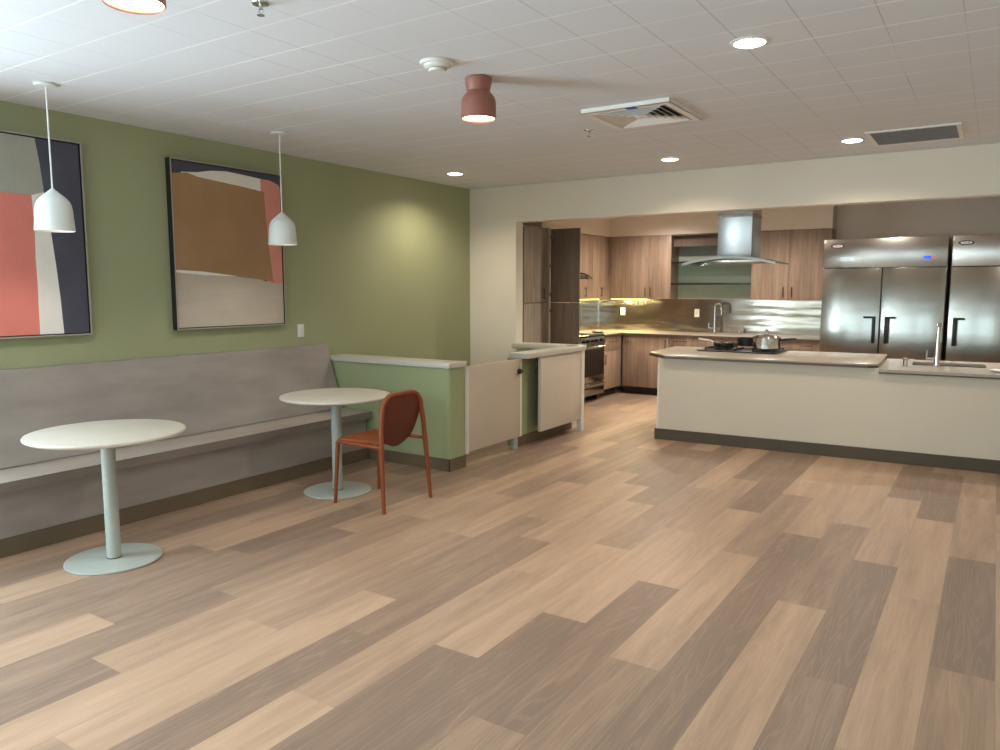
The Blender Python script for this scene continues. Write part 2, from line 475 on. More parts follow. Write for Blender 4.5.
# floor: every plank a face with its own tone
PW, PX0, PLEN = 0.229, 0.088, 1.55
joints = {0: [3.47, 5.021], 1: [5.762], 2: [3.105, 4.656, 6.248], 3: [3.82, 5.346], 4: [3.42, 4.947], 5: [2.821, 4.387, 5.916], 6: [2.136, 3.684, 5.296],
          7: [3.056, 4.631], 8: [2.505, 4.095, 5.728], 9: [1.896, 3.45, 5.076], 10: [2.406, 3.955, 5.542], 11: [2.783, 4.341], 12: [6.875], 13: [1.611],
          14: [3.915], 15: [1.851, 3.443, 5.051], 16: [2.804], 18: [3.221]}
tones = [(0, 3.12, 0.65), (0, 4.1, 0.25), (0, 5.68, 0.75), (1, 3.6, 0.85), (1, 4.89, 0.85), (1, 6.71, 0.2), (2, 2.82, 0.45), (2, 3.77, 0.1), (2, 5.61, 0.8), (2, 6.91, 0.25),
         (3, 3.14, 0.8), (3, 4.5, 0.48), (3, 5.86, 0.8), (4, 2.29, 0.18), (4, 3.89, 0.13), (4, 6.3, 0.8), (5, 2.5, 0.45), (5, 3.18, 0.8), (5, 5.2, 0.6),
         (6, 2.04, 0.6), (6, 2.9, 0.2), (6, 4.12, 0.85), (6, 6.29, 0.12), (7, 2.54, 0.15), (7, 3.39, 0.85), (7, 5.3, 0.7), (8, 2.05, 0.2), (8, 2.8, 0.85), (8, 5.06, 0.65), (8, 6.41, 0.8),
         (9, 1.71, 0.9), (9, 2.23, 0.75), (9, 4.7, 0.8), (9, 5.84, 0.4), (10, 2.02, 0.12), (10, 2.61, 0.4), (10, 4.28, 0.8), (10, 6.35, 0.3), (11, 1.49, 0.85), (11, 2.59, 0.85),
         (11, 3.5, 0.48), (11, 4.57, 0.75), (12, 1.3, 0.85), (12, 3.59, 0.65), (13, 1.45, 0.2), (13, 2.17, 0.75), (14, 2.18, 0.4), (14, 3.4, 0.6), (15, 1.74, 0.8), (15, 2.6, 0.4), (15, 3.8, 0.75), (15, 5.4, 0.5),
         (16, 1.96, 0.5), (16, 3.2, 0.3), (16, 5.53, 0.35), (17, 1.8, 0.5), (18, 2.93, 0.8), (19, 3.68, 0.25), (20, 3.0, 0.6)]
def build_floor():
    bm = bmesh.new()
    cl = bm.loops.layers.color.new('plank'); uvl = bm.loops.layers.uv.new('UVMap')
    rnd = random.Random(21)
    for k in range(-12, 25):
        xa, xb = PX0 - PW * (k + 1), PX0 - PW * k
        js = sorted(joints.get(k, [rnd.uniform(2, 3.5)]))
        full = list(js)
        while full[0] > -2: full.insert(0, full[0] - PLEN)
        while full[-1] < 11.3: full.append(full[-1] + PLEN)
        i = 0
        while i < len(full) - 1:              # fill gaps longer than a plank
            if full[i + 1] - full[i] > PLEN * 1.25: full.insert(i + 1, full[i] + PLEN)
            i += 1
        for a, b in zip(full, full[1:]):
            y0, y1 = max(a, -1.95), min(b, 11.25)
            if y1 - y0 < 0.01: continue
            t = rnd.choice([0.75, 0.8, 0.7, 0.85, 0.6, 0.45, 0.3])
            for kk, yy, tt in tones:
                if kk == k and a <= yy < b: t = tt
            f = bm.faces.new([bm.verts.new(p) for p in ((xa, y0, 0), (xb, y0, 0), (xb, y1, 0), (xa, y1, 0))])
            s1, s2 = rnd.random(), rnd.random()
            for l in f.loops:
                l[cl] = (t, s1, s2, 1)
                l[uvl].uv = (l.vert.co.x - xa, l.vert.co.y - a)
    me = bpy.data.meshes.new('floor'); bm.to_mesh(me); bm.free()
    me.materials.append(M['floor'])
    o = bpy.data.objects.new('floor', me); COL.objects.link(o); o['kind'] = 'structure'
build_floor()

struct_world('ceiling', MB().box(-5.6, XR + 0.15, YR - 0.15, YK + 0.15, CEIL, CEIL + 0.12), M['ceiling'])
# left wall, with the big window opening near the viewer
b = MB().box(XL - 0.15, XL, 1.25, YB + 0.15, 0, CEIL)
b.box(XL - 0.15, XL, YR - 0.15, -1.45, 0, CEIL); b.box(XL - 0.15, XL, -1.45, 1.25, 0, 0.35); b.box(XL - 0.15, XL, -1.45, 1.25, 2.5, CEIL)
struct('wall_left', b, M['green'])
# back wall: pier and header above the wide opening
b = MB().box(XL + 0.001, -4.633, YB, YB + 0.15, 0, CEIL - 0.001); b.box(-4.633, XR, YB, YB + 0.15, 2.312, CEIL - 0.001)
struct('wall_back', b, M['cream'])
struct('wall_right', MB().box(XR, XR + 0.15, YR - 0.15, YK + 0.15, 0, CEIL), M['cream'])
b = MB().box(XL, -4.6, YR - 0.15, YR, 0, CEIL); b.box(1.9, XR, YR - 0.15, YR, 0, CEIL)
b.box(-1.6, -1.2, YR - 0.15, YR, 0, CEIL)
b.box(-4.6, 1.9, YR - 0.15, YR, 2.5, CEIL); b.box(-4.6, 1.9, YR - 0.15, YR, 0, 0.5)
struct('wall_rear', b, M['cream'])
struct('wall_kitchen_left', MB().box(XKL - 0.15, XKL, YB + 0.15, YK + 0.15, 0, CEIL), M['cream'])
struct('wall_kitchen_back', MB().box(XKL, XR, YK, YK + 0.15, 0, CEIL), M['soffit'])
b = MB().box(XKL + 0.001, -2.0, 10.78, YK - 0.001, 2.345, CEIL - 0.001)
b.box(-2.0, -1.85, 10.78, YK - 0.001, 2.345, CEIL - 0.001)
b.box(XKL + 0.001, -5.02, 8.7, 10.78, 2.345, CEIL - 0.001)
struct('trim_1', b, M['soffit'])

def window(name, x0, x1, y0, y1, z0, z1, along):
    b = MB(); t = 0.06
    if along == 'Y':
        xm = (x0 + x1) / 2
        b.box(xm - .04, xm + .04, y0, y0 + t, z0, z1); b.box(xm - .04, xm + .04, y1 - t, y1, z0, z1)
        b.box(xm - .04, xm + .04, y0, y1, z0, z0 + t); b.box(xm - .04, xm + .04, y0, y1, z1 - t, z1)
        ym = (y0 + y1) / 2; b.box(xm - .03, xm + .03, ym - .03, ym + .03, z0, z1)
        p = MB().box(xm - .004, xm + .004, y0 + t, y1 - t, z0 + t, z1 - t)
    else:
        ym = (y0 + y1) / 2
        b.box(x0, x0 + t, ym - .04, ym + .04, z0, z1); b.box(x1 - t, x1, ym - .04, ym + .04, z0, z1)
        b.box(x0, x1, ym - .04, ym + .04, z0, z0 + t); b.box(x0, x1, ym - .04, ym + .04, z1 - t, z1)
        xm = (x0 + x1) / 2; b.box(xm - .03, xm + .03, ym - .03, ym + .03, z0, z1)
        p = MB().box(x0 + t, x1 - t, ym - .004, ym + .004, z0 + t, z1 - t)
    w = struct(name, b, M['white_metal'])
    obj('pane', p, M['pane'], w)
window('window_1', XL - 0.15, XL, -1.45, 1.25, 0.35, 2.5, 'Y')
window('window_2', -4.6, -1.6, YR - 0.15, YR, 0.5, 2.5, 'X')
window('window_3', -1.2, 1.9, YR - 0.15, YR, 0.5, 2.5, 'X')
struct('baseboard_left', MB().box(-5.29 + 0.012, -5.268, 5.33, 7.42, 0, 0.105), M['base'])
struct('baseboard_back', MB().box(-5.26, -4.64, YB - 0.012, YB - 0.0005, 0, 0.105), M['base'])

# ------------------------------------------------------------------ banquette bench
bench = thing('banquette_bench', 'long built-in grey laminate bench with tall back along the green wall', 'bench', (-5.0, 3.2, 0))
Y0b, Y1b = 1.3, 5.065
obj('backrest', MB().prism([(-5.275, 0.455), (-5.05, 0.455), (-5.245, 1.04), (-5.275, 1.04)], Y0b, Y1b, 'Y'), M['bench'], bench)
obj('seat', MB().box(-5.27, -4.693, Y0b, Y1b, 0.39, 0.45), M['bench_seat'], bench)
obj('seat_front_shade', MB().box(-4.6925, -4.69, Y0b, Y1b, 0.39, 0.4495), M['bench_front_shade'], bench, label='seat front coloured darker for its shade')  # thin slab over the seat front that carries its painted shade
obj('base_panel', MB().box(-5.27, -4.765, Y0b, Y1b, 0.0, 0.389), M['bench'], bench)
obj('baseboard', MB().prism([(-4.7645, 0), (-4.745, 0), (-4.752, 0.105), (-4.7645, 0.105)], Y0b, Y1b, 'Y'), M['base'], bench, label='brown vinyl baseboard')

# ------------------------------------------------------------------ half walls and gates
hw = thing('half_wall', 'green half wall with grey cap at the end of the bench, beside the rust chair', 'half wall', (-4.5, 5.2, 0))
def rounded(x0, x1, y0, y1, r):
    pts = [(x0, y0)]
    for k in range(7):
        a = -PI / 2 + k * PI / 12
        pts.append((x1 - r + r * math.cos(a), y0 + r + r * math.sin(a)))
    pts += [(x1, y1), (x0, y1)]
    return pts
obj('panel', MB().prism(rounded(XL + 0.001, -3.83, 5.09, 5.31, 0.035), 0, 0.884), M['green2'], hw)
obj('baseboard', MB().prism(rounded(-4.74, -3.82, 5.078, 5.0895, 0.0), 0, 0.105).prism([(-3.8298, 5.078), (-3.818, 5.078), (-3.818, 5.31), (-3.8298, 5.31)], 0, 0.105), M['base'], hw, label='brown vinyl baseboard')
obj('cap', MB().box(XL + 0.002, -3.815, 5.07, 5.325, 0.885, 0.93, 0.006), M['cap'], hw, label='pale grey cap')

gate = thing('swing_gate', 'beige laminate gate with a round lock, nearest the green half wall and bench', 'gate', (-3.82, 5.75, 0))
obj('panel', MB().box(-3.84, -3.812, 5.338, 6.205, 0.125, 0.882, 0.002), M['gate'], gate)
obj('edge_strip', MB().box(-3.84, -3.806, 5.328, 5.337, 0.11, 0.882), M['white_edge'], gate)
obj('edge_strip', MB().box(-3.84, -3.811, 6.2055, 6.235, 0.125, 0.882), M['white_edge'], gate)
obj('lock', MB().lathe([(0.0, 0.034), (0.018, 0.034), (0.026, 0.02), (0.026, 0.0)], (-3.8118, 6.175, 0.765), 24, 'X').box(-3.80, -3.77, 6.14, 6.21, 0.76, 0.772, 0.004), M['dark_metal'], gate, label='round dark metal lock')
obj('leg', MB().cyl((-3.862, 6.175, 0.0), 0.036, 0.20, 'Z', 24, 0.004).box(-3.87, -3.8405, 6.15, 6.20, 0.125, 0.22), M['table_metal'], gate, label='short grey support leg')

hw2 = thing('half_wall', 'green half wall behind the gates, capped by an L of pale grey', 'half wall', (-4.0, 6.8, 0))
obj('panel', MB().box(-4.02, -3.90, 6.30, 7.43, 0, 0.884), M['green'], hw2)
obj('panel', MB().box(-4.632, -3.90, 7.445, 7.59, 0, 0.884), M['cream'], hw2, label='pale panel under the kitchen opening')
obj('baseboard', MB().box(-3.8995, -3.889, 6.30, 7.43, 0, 0.10), M['base'], hw2, label='brown vinyl baseboard')
obj('cap', MB().box(-3.94, -3.735, 6.21, 7.445, 0.885, 0.935, 0.004).box(-4.626, -3.80, 7.335, 7.60, 0.885, 0.935, 0.004), M['cap'], hw2, label='pale grey cap')
gate2 = thing('sliding_gate', 'pale laminate gate panel at the kitchen end, hung on the capped low wall', 'gate', (-3.77, 6.95, 0))
obj('panel', MB().box(-3.785, -3.752, 6.50, 7.372, 0.13, 0.88, 0.002), M['gate2'], gate2)
obj('end_post', MB().box(-3.80, -3.742, 7.375, 7.44, 0, 0.884), M['white_edge'], gate2)
obj('frame', MB().box(-3.888, -3.7855, 6.665, 7.36, 0.14, 0.88), M['black'], gate2, label='black fill for the shadow gap behind the gate')  # no frame here: a black box painted in for the shadow gap
obj('latch', MB().box(-3.888, -3.84, 6.62, 6.664, 0.70, 0.75, 0.003), M['steel'], gate2, label='small steel latch in the gap')

# ------------------------------------------------------------------ paintings
def canvas(name, label, Ya, Yb, Za, Zb, base, patches):
    t = thing(name, label, 'painting', (XL, (Ya + Yb) / 2, Za), 'framed abstract paintings on the green wall')
    xf = -5.226
    f = MB()
    d = 0.012
    f.box(XL + .001, xf + 0.004, Ya, Ya + d, Za, Zb); f.box(XL + .001, xf + 0.004, Yb - d, Yb, Za, Zb)
    f.box(XL + .001, xf + 0.004, Ya + d, Yb - d, Za, Za + d); f.box(XL + .001, xf + 0.004, Ya + d, Yb - d, Zb - d, Zb)
    f.box(XL + .001, XL + .012, Ya + d, Yb - d, Za + d, Zb - d)
    fr = obj('frame', f, M['frame_black'], t)
    e = MB(); w = 0.009
    e.box(xf + .004, xf + .007, Ya, Ya + w, Za, Zb); e.box(xf + .004, xf + .007, Yb - w, Yb, Za, Zb)
    e.box(xf + .004, xf + .007, Ya + w, Yb - w, Za, Za + w); e.box(xf + .004, xf + .007, Ya + w, Yb - w, Zb - w, Zb)
    obj('frame_edge', e, M['frame_silver'], fr, label='thin silver edge')
    g = d + 0.004
    c = MB(); c.box(XL + .013, xf - 0.004, Ya + g, Yb - g, Za + g, Zb - g)
    mats = [base]
    for i, (m, pts) in enumerate(patches):
        mats.append(m); c.mat(i + 1)
        q = [(min(max(y, Ya + g), Yb - g), min(max(z, Za + g), Zb - g)) for y, z in pts]
        c.prism(q, xf - 0.0045, xf - 0.0035 + 0.0004 * i, 'X')
    obj('canvas', c, mats, t)
canvas('painting', 'framed abstract painting with a large brown block, right of the other painting', 3.505, 4.565, 1.24, 2.53, M['c_navy'], [
    (M['c_white'], [(3.60, 2.435), (3.745, 2.449), (3.856, 2.474), (4.001, 2.488), (4.18, 2.48), (4.345, 2.469), (4.43, 2.36), (4.148, 2.33), (3.6, 2.33)]),
    (M['c_pink'], [(4.345, 2.469), (4.446, 2.467), (4.533, 2.439), (4.6, 2.41), (4.6, 1.59), (4.38, 1.57), (4.34, 2.2)]),
    (M['c_tan'], [(3.4, 1.70), (3.754, 1.70), (4.088, 1.70), (4.42, 1.60), (4.6, 1.601), (4.6, 1.2), (3.4, 1.2)]),
    (M['c_brown'], [(3.4, 2.416), (3.649, 2.435), (3.743, 2.414), (3.915, 2.401), (4.148, 2.385), (4.375, 2.365), (4.385, 2.2), (4.408, 1.935), (4.43, 1.75), (4.445, 1.617), (4.30, 1.633), (4.061, 1.653), (3.755, 1.683), (3.4, 1.691)]),
    (M['c_white'], [(3.518, 1.697), (3.755, 1.689), (4.088, 1.656), (3.753, 1.662), (3.522, 1.679)])])
canvas('painting', 'framed abstract painting with coral block and navy side, leftmost on the green wall', 1.79, 2.85, 1.24, 2.53, M['c_navy'], [
    (M['c_sage'], [(1.7, 2.6), (2.545, 2.6), (2.557, 2.516), (2.578, 2.365), (2.594, 2.177), (2.518, 2.13), (1.7, 2.13)]),
    (M['c_coral'], [(1.7, 2.153), (2.325, 2.153), (2.518, 2.151), (2.54, 2.0), (2.54, 1.7), (2.53, 1.2), (1.7, 1.2)]),
    (M['c_white'], [(2.516, 2.151), (2.594, 2.177), (2.605, 2.064), (2.623, 1.911), (2.64, 1.716), (2.655, 1.499), (2.665, 1.2), (2.512, 1.2), (2.514, 1.461), (2.517, 1.558), (2.515, 1.751), (2.522, 1.924), (2.519, 2.037)])])

# wall switch plate
t = thing('wall_switch', 'white switch plate on the green wall beside the brown-block painting', 'switch', (XL, 4.78, 1.117))
obj('plate', MB().box(XL + .0005, XL + .007, 4.742, 4.818, 1.117, 1.235, 0.002), M['white_plastic'], t)
obj('rocker', MB().box(XL + .0072, XL + .011, 4.763, 4.797, 1.14, 1.21, 0.001), M['white_plastic'], t)

# ------------------------------------------------------------------ round tables and the chair
TX, TY = -4.18, 2.33
t = thing('round_table', 'round pedestal table nearest the viewer, under the left pendant', 'table', (TX, TY, 0), 'round pedestal tables at the bench')
obj('tabletop', MB().lathe([(0.0, 0.727), (0.400, 0.727), (0.413, 0.735), (0.415, 0.742), (0.412, 0.749), (0.407, 0.751), (0.0, 0.751)], (TX, TY, 0), 72), M['table_top'], t)
obj('pedestal', MB().cyl((TX, TY, 0.014), 0.038, 0.708, 'Z', 40), M['table_metal'], t)
obj('mounting_plate', MB().box(TX - .16, TX + .16, TY - .16, TY + .16, 0.722, 0.7268), M['table_metal'], t)
obj('base', MB().lathe([(0, 0.0), (0.252, 0.0), (0.257, 0.004), (0.255, 0.010), (0.245, 0.0135), (0.0, 0.0135)], (TX, TY, 0), 64), M['table_metal'], t)
obj('base_ring', MB().lathe([(0.0, 0.0136), (0.041, 0.0136), (0.041, 0.018), (0.0385, 0.018)], (TX, TY, 0), 40), M['black'], t, label='thin black ring round the pedestal foot')
dup(t, (0.0, 1.785, 0), 'round pedestal table with the rust chair pulled up to it')

def arc(cx, cy, r, a0, a1, n):
    return [(cx + r * math.cos(a0 + (a1 - a0) * k / n), cy + r * math.sin(a0 + (a1 - a0) * k / n)) for k in range(n + 1)]
CYc = 4.10
ch = thing('dining_chair', 'rust orange chair with closed back and slim legs, facing the far round table', 'chair', (-3.70, CYc, 0))
hwid = 0.232
# seat: rounded slab
sp = arc(-3.635, CYc + .10, 0.05, 0, PI / 2.4, 5) + [(-3.74, CYc + hwid - .02)] + arc(-3.885, CYc + hwid - .065, 0.055, PI / 2, PI, 6) + arc(-3.885, CYc - hwid + .065, 0.055, PI, 1.5 * PI, 6) + [(-3.74, CYc - hwid + .02)] + arc(-3.635, CYc - .10, 0.05, 2 * PI - PI / 2.4, 2 * PI, 5)
obj('seat', MB().prism(sp, 0.452, 0.484, 'Z', 0.005), M['rust_pad'], ch)
for sy in (-1, 1):
    obj('side_rail', MB().tube([(-3.93, CYc + sy * (hwid - .012), 0.458), (-3.75, CYc + sy * (hwid - .002), 0.458), (-3.495, CYc + sy * (hwid + .008), 0.458)], 0.0135, 12), M['rust'], ch)
obj('front_rail', MB().tube([(-3.93, CYc - hwid + .012, 0.458), (-3.936, CYc, 0.458), (-3.93, CYc + hwid - .012, 0.458)], 0.0125, 12), M['rust'], ch)
for sy in (-1, 1):
    obj('leg', MB().tube([(-3.955, CYc + sy * (hwid + .002), 0), (-3.945, CYc + sy * (hwid - .004), 0.2), (-3.93, CYc + sy * (hwid - .012), 0.452), (-3.91, CYc + sy * (hwid - .02), 0.47)], [0.0125, 0.0145, 0.017, 0.015], 14), M['rust'], ch)
    obj('leg', MB().tube([(-3.462, CYc + sy * (hwid + .028), 0), (-3.478, CYc + sy * (hwid + .018), 0.22), (-3.495, CYc + sy * (hwid + .008), 0.47)], [0.013, 0.016, 0.0185], 14), M['rust'], ch)
# back frame: the rear legs run on up and over
top = 0.83; rcn = 0.12; W_ = hwid + 0.004; Wt = W_ - 0.022
pts = [(-3.495, CYc - W_ - .004, 0.465), (-3.502, CYc - W_ + .006, 0.60)]
for k in range(11):
    a = PI - k * PI / 20
    pts.append((-3.507, CYc - Wt + rcn + rcn * math.cos(a), top - 0.017 - rcn + rcn * math.sin(a)))
for k in range(11):
    a = PI / 2 - k * PI / 20
    pts.append((-3.507, CYc + Wt - rcn + rcn * math.cos(a), top - 0.017 - rcn + rcn * math.sin(a)))
pts += [(-3.502, CYc + W_ - .006, 0.60), (-3.495, CYc + W_ + .004, 0.465)]
obj('back_frame', MB().tube(pts, 0.0175, 14), M['rust'], ch)
# closed back panel: full width at the top, tapering and curving forward to the seat
def half(z):
    zt_ = top - 0.017
    if z > zt_ - rcn:
        d = z - (zt_ - rcn); return Wt - rcn + math.sqrt(max(rcn * rcn - d * d, 0))
    u = (zt_ - rcn - z) / (zt_ - rcn - 0.425)
    return Wt - 0.085 * u ** 1.5 - 0.10 * max(0, (u - .6) / .4) ** 2.6
bb = bmesh.new(); NU, NV = 16, 22; front_, back_ = [], []
for j in range(NV + 1):
    z = 0.425 + (top - 0.0185 - 0.425) * j / NV
    u = 1 - j / NV; hw_ = half(z); ra, rb = [], []
    for i in range(NU + 1):
        t_ = -1 + 2 * i / NU
        x = -3.507 - 0.072 * u ** 1.4 + 0.018 * (1 - t_ * t_) * (1 - abs(2 * u - 1))
        ra.append(bb.verts.new((x - .007, CYc + hw_ * t_, z))); rb.append(bb.verts.new((x + .007, CYc + hw_ * t_, z)))
    front_.append(ra); back_.append(rb)
for j in range(NV):
    for i in range(NU):
        bb.faces.new((front_[j][i], front_[j][i + 1], front_[j + 1][i + 1], front_[j + 1][i]))
        bb.faces.new((back_[j][i], back_[j + 1][i], back_[j + 1][i + 1], back_[j][i + 1]))
    for i in (0, NU):
        bb.faces.new((front_[j][i], back_[j][i], back_[j + 1][i], front_[j + 1][i]))
for j in (0, NV):
    for i in range(NU):
        bb.faces.new((front_[j][i], front_[j][i + 1], back_[j][i + 1], back_[j][i]))
bmesh.ops.recalc_face_normals(bb, faces=bb.faces[:])
m_ = MB(); m_._merge(bb)
obj('backrest', m_, M['rust_shaded'], ch)

# ------------------------------------------------------------------ pendants
def pendant(x, y, label):
    t = thing('pendant_lamp', label, 'pendant lamp', (x, y, 1.888), 'white pendants over the bench')
    obj('canopy', MB().lathe([(0, 0), (0.062, 0), (0.064, -0.006), (0.06, -0.014), (0.012, -0.018), (0, -0.018)], (x, y, CEIL - 0.001), 32), M['white_metal'], t)
    obj('cord', MB().cyl((x, y, 2.115), 0.0045, CEIL - 0.02 - 2.115, 'Z', 10), M['white_metal'], t)
    prof = [(0.007, 2.134), (0.012, 2.128), (0.040, 2.104), (0.068, 2.079), (0.084, 2.060), (0.094, 2.036), (0.099, 2.0), (0.103, 1.94), (0.107, 1.89), (0.104, 1.888),
            (0.099, 1.94), (0.095, 2.0), (0.089, 2.03), (0.078, 2.052), (0.05, 2.078), (0.0, 2.09)]
    obj('shade', MB().lathe(prof, (x, y, 0), 48), M['white_metal'], t)
    obj('diffuser', MB().lathe([(0.0, 1.900), (0.101, 1.900), (0.101, 1.905), (0.0, 1.905)], (x, y, 0), 40), M['soft_glow'], t, label='glowing white disc inside the shade')
    return t
pendant(-4.64, 2.35, 'white dome pendant hanging in front of the coral and navy painting')
pendant(-4.59, 4.005, 'white dome pendant hanging beside the edge of the brown-block painting')

# ------------------------------------------------------------------ terracotta ceiling lights
def spot(x, y, label):
    z = CEIL
    t = thing('ceiling_lamp', label, 'ceiling light', (x, y, z - 0.226), 'terracotta ceiling lamps')
    prof = [(0.0, -0.001), (0.068, -0.001), (0.075, -0.006), (0.073, -0.03), (0.066, -0.066), (0.063, -0.074), (0.070, -0.084), (0.088, -0.105), (0.097, -0.13), (0.0985, -0.16), (0.0985, -0.222), (0.096, -0.226),
            (0.092, -0.222), (0.092, -0.13), (0.06, -0.09), (0.0, -0.085)]
    obj('shade', MB().lathe(prof, (x, y, z), 48), M['terracotta'], t)
    obj('diffuser', MB().lathe([(0.0, -0.212), (0.0915, -0.212), (0.0915, -0.207), (0.0, -0.207)], (x, y, z), 40), M['lamp_glow'], t, label='glowing disc in the mouth of the lamp')
spot(-2.49, 3.60, 'terracotta bell-shaped lamp mounted on the ceiling in front of the square vent')
spot(-2.47, 1.555, 'terracotta ceiling lamp cut off by the top edge of the picture')

# ------------------------------------------------------------------ recessed downlights
def downlight(x, y, label):
    t = thing('recessed_downlight', label, 'downlight', (x, y, CEIL - 0.006), 'recessed ceiling downlights')
    obj('trim_ring', MB().lathe([(0.073, -0.0005), (0.092, -0.0005), (0.092, -0.004), (0.073, -0.0065), (0.073, -0.0005)], (x, y, CEIL), 40, cap=False), M['white_metal'], t)
    obj('lens', MB().lathe([(0.0, -0.001), (0.0728, -0.001), (0.0728, -0.005), (0.058, -0.012), (0.03, -0.016), (0.0, -0.017)], (x, y, CEIL), 32), M['down_glow'], t, label='glowing lens')
DL = [(-1.06, 3.803, 'round downlight nearest the viewer, right of the square vent'), (-2.55, 6.724, 'round downlight near the header, left of centre above the gates'),
      (-1.03, 6.666, 'round downlight beside the grey return grille'), (-4.69, 6.358, 'round downlight in the corner by the green wall')]
for d in DL: downlight(*d)
KD = [(-3.35, 8.75, 'kitchen downlight over the range aisle'), (-1.1, 9.5, 'kitchen downlight in front of the refrigerators'), (-2.5, 9.55, 'kitchen downlight toward the back sink'), (0.6, 8.6, 'kitchen downlight over the island sink end'), (-4.0, 10.05, 'unseen downlight added to brighten the left kitchen corner')]  # the corner one is unseen, added to brighten the base cabinets
for d in KD: downlight(*d)

# smoke detector, sprinklers
t = thing('smoke_detector', 'round white smoke detector on the ceiling near the terracotta lamp', 'smoke detector', (-2.504, 3.243, CEIL - 0.05))
obj('base', MB().lathe([(0, -.0005), (0.088, -.0005), (0.09, -.006), (0.082, -.016), (0, -.016)], (-2.504, 3.243, CEIL), 40), M['white_plastic'], t)
obj('cover', MB().lathe([(0.07, -.0162), (0.066, -.026), (0.046, -.036), (0.042, -.048), (0, -.05)], (-2.504, 3.243, CEIL), 40), M['white_plastic'], t)
obj('slot', MB().lathe([(0.05, -.0335), (0.0515, -.036), (0.047, -.0375), (0.044, -.037)], (-2.504, 3.243, CEIL), 40, cap=False), M['grille'], t)
def sprinkler(x, y, label):
    t = thing('sprinkler_head', label, 'sprinkler', (x, y, CEIL - 0.05), 'ceiling sprinklers')
    obj('escutcheon', MB().lathe([(0, -.0005), (0.036, -.0005), (0.034, -.006), (0, -.008)], (x, y, CEIL), 28), M['chrome'], t)
    b = MB().cyl((x, y, CEIL - .025), 0.008, 0.017, 'Z', 12)
    b.tube([(x - .006, y, CEIL - .02), (x - .014, y, CEIL - .032), (x, y, CEIL - .045)], 0.0025, 8).tube([(x + .006, y, CEIL - .02), (x + .014, y, CEIL - .032), (x, y, CEIL - .045)], 0.0025, 8)
    obj('body', b, M['chrome'], t)
    obj('deflector', MB().cyl((x, y, CEIL - .05), 0.016, 0.0035, 'Z', 20), M['chrome'], t)
sprinkler(-2.61, 2.20, 'small sprinkler head on the ceiling between the two terracotta lamps, toward the viewer')
sprinkler(-2.60, 5.19, 'small sprinkler head on the ceiling just beyond the square vent')

# square supply diffuser with nested louvres
vx0, vx1, vy0, vy1 = -2.36, -1.75, 4.585, 5.195
t = thing('supply_vent', 'square white louvred ceiling vent with a bit of blue tape', 'vent', ((vx0 + vx1) / 2, (vy0 + vy1) / 2, CEIL - 0.03))
def ring(b, i0, i1, z0, z1):
    """square frame sloping from inset i0 at z0 to inset i1 at z1"""
    def sq(i, z): return [(vx0 + i, vy0 + i, z), (vx1 - i, vy0 + i, z), (vx1 - i, vy1 - i, z), (vx0 + i, vy1 - i, z)]
    bb = bmesh.new(); th = 0.003
    A = [bb.verts.new(p) for p in sq(i0, z0)]; B = [bb.verts.new(p) for p in sq(i1, z1)]
    A2 = [bb.verts.new(p) for p in sq(i0, z0 + th)]; B2 = [bb.verts.new(p) for p in sq(i1, z1 + th)]
    for k in range(4):
        j = (k + 1) % 4
        bb.faces.new((A[k], A[j], B[j], B[k])); bb.faces.new((A2[k], A2[j], B2[j], B2[k]))
        bb.faces.new((A[k], A[j], A2[j], A2[k])); bb.faces.new((B[k], B[j], B2[j], B2[k]))
    bmesh.ops.recalc_face_normals(bb, faces=bb.faces[:])
    b._merge(bb)
b = MB(); ring(b, 0.0, 0.05, CEIL - 0.030, CEIL - 0.030)
for q in ((vx0, vx1, vy0, vy0 + .003), (vx0, vx1, vy1 - .003, vy1), (vx0, vx0 + .003, vy0, vy1), (vx1 - .003, vx1, vy0, vy1)): b.box(*q, CEIL - .030, CEIL - .001)
fr = obj('frame', b, M['vent_white'], t)
for k in range(5):
    b = MB(); i = 0.060 + k * 0.042
    ring(b, i, i + 0.030, CEIL - 0.031, CEIL - 0.007)
    obj('louvre', b, M['vent_white'], t)
obj('centre_plate', MB().box(vx0 + .265, vx1 - .265, vy0 + .265, vy1 - .265, CEIL - .03, CEIL - .027), M['vent_white'], t)
obj('throat', MB().box(vx0 + .05, vx1 - .05, vy0 + .05, vy1 - .05, CEIL - .0035, CEIL - .0008), M['vent_dark'], t)
obj('tape', MB().box(-2.045, -1.975, 4.5815, 4.63, CEIL - .0325, CEIL - .0303), M['tape'], t, label='scrap of blue masking tape')
# grey return grille
t = thing('return_grille', 'grey return-air grille in a white frame on the ceiling by the header', 'vent', (-0.6, 6.7, CEIL - 0.012))
gx0, gx1, gy0, gy1 = -0.905, -0.285, 6.385, 7.005
b = MB(); w = 0.03
b.box(gx0, gx1, gy0, gy0 + w, CEIL - .012, CEIL - .001); b.box(gx0, gx1, gy1 - w, gy1, CEIL - .012, CEIL - .001)
b.box(gx0, gx0 + w, gy0 + w, gy1 - w, CEIL - .012, CEIL - .001); b.box(gx1 - w, gx1, gy0 + w, gy1 - w, CEIL - .012, CEIL - .001)
obj('frame', b, M['vent_white'], t)
b = MB()
for k in range(28):
    y = gy0 + w + 0.002 + k * 0.02
    b.prism([(y, CEIL - .010), (y + .011, CEIL - .0045), (y + .012, CEIL - .0055), (y + .001, CEIL - .011)], gx0 + w, gx1 - w, 'X')
b.box(gx0 + w, gx1 - w, gy0 + w, gy1 - w, CEIL - .004, CEIL - .001)
obj('slats', b, M['grille'], t)

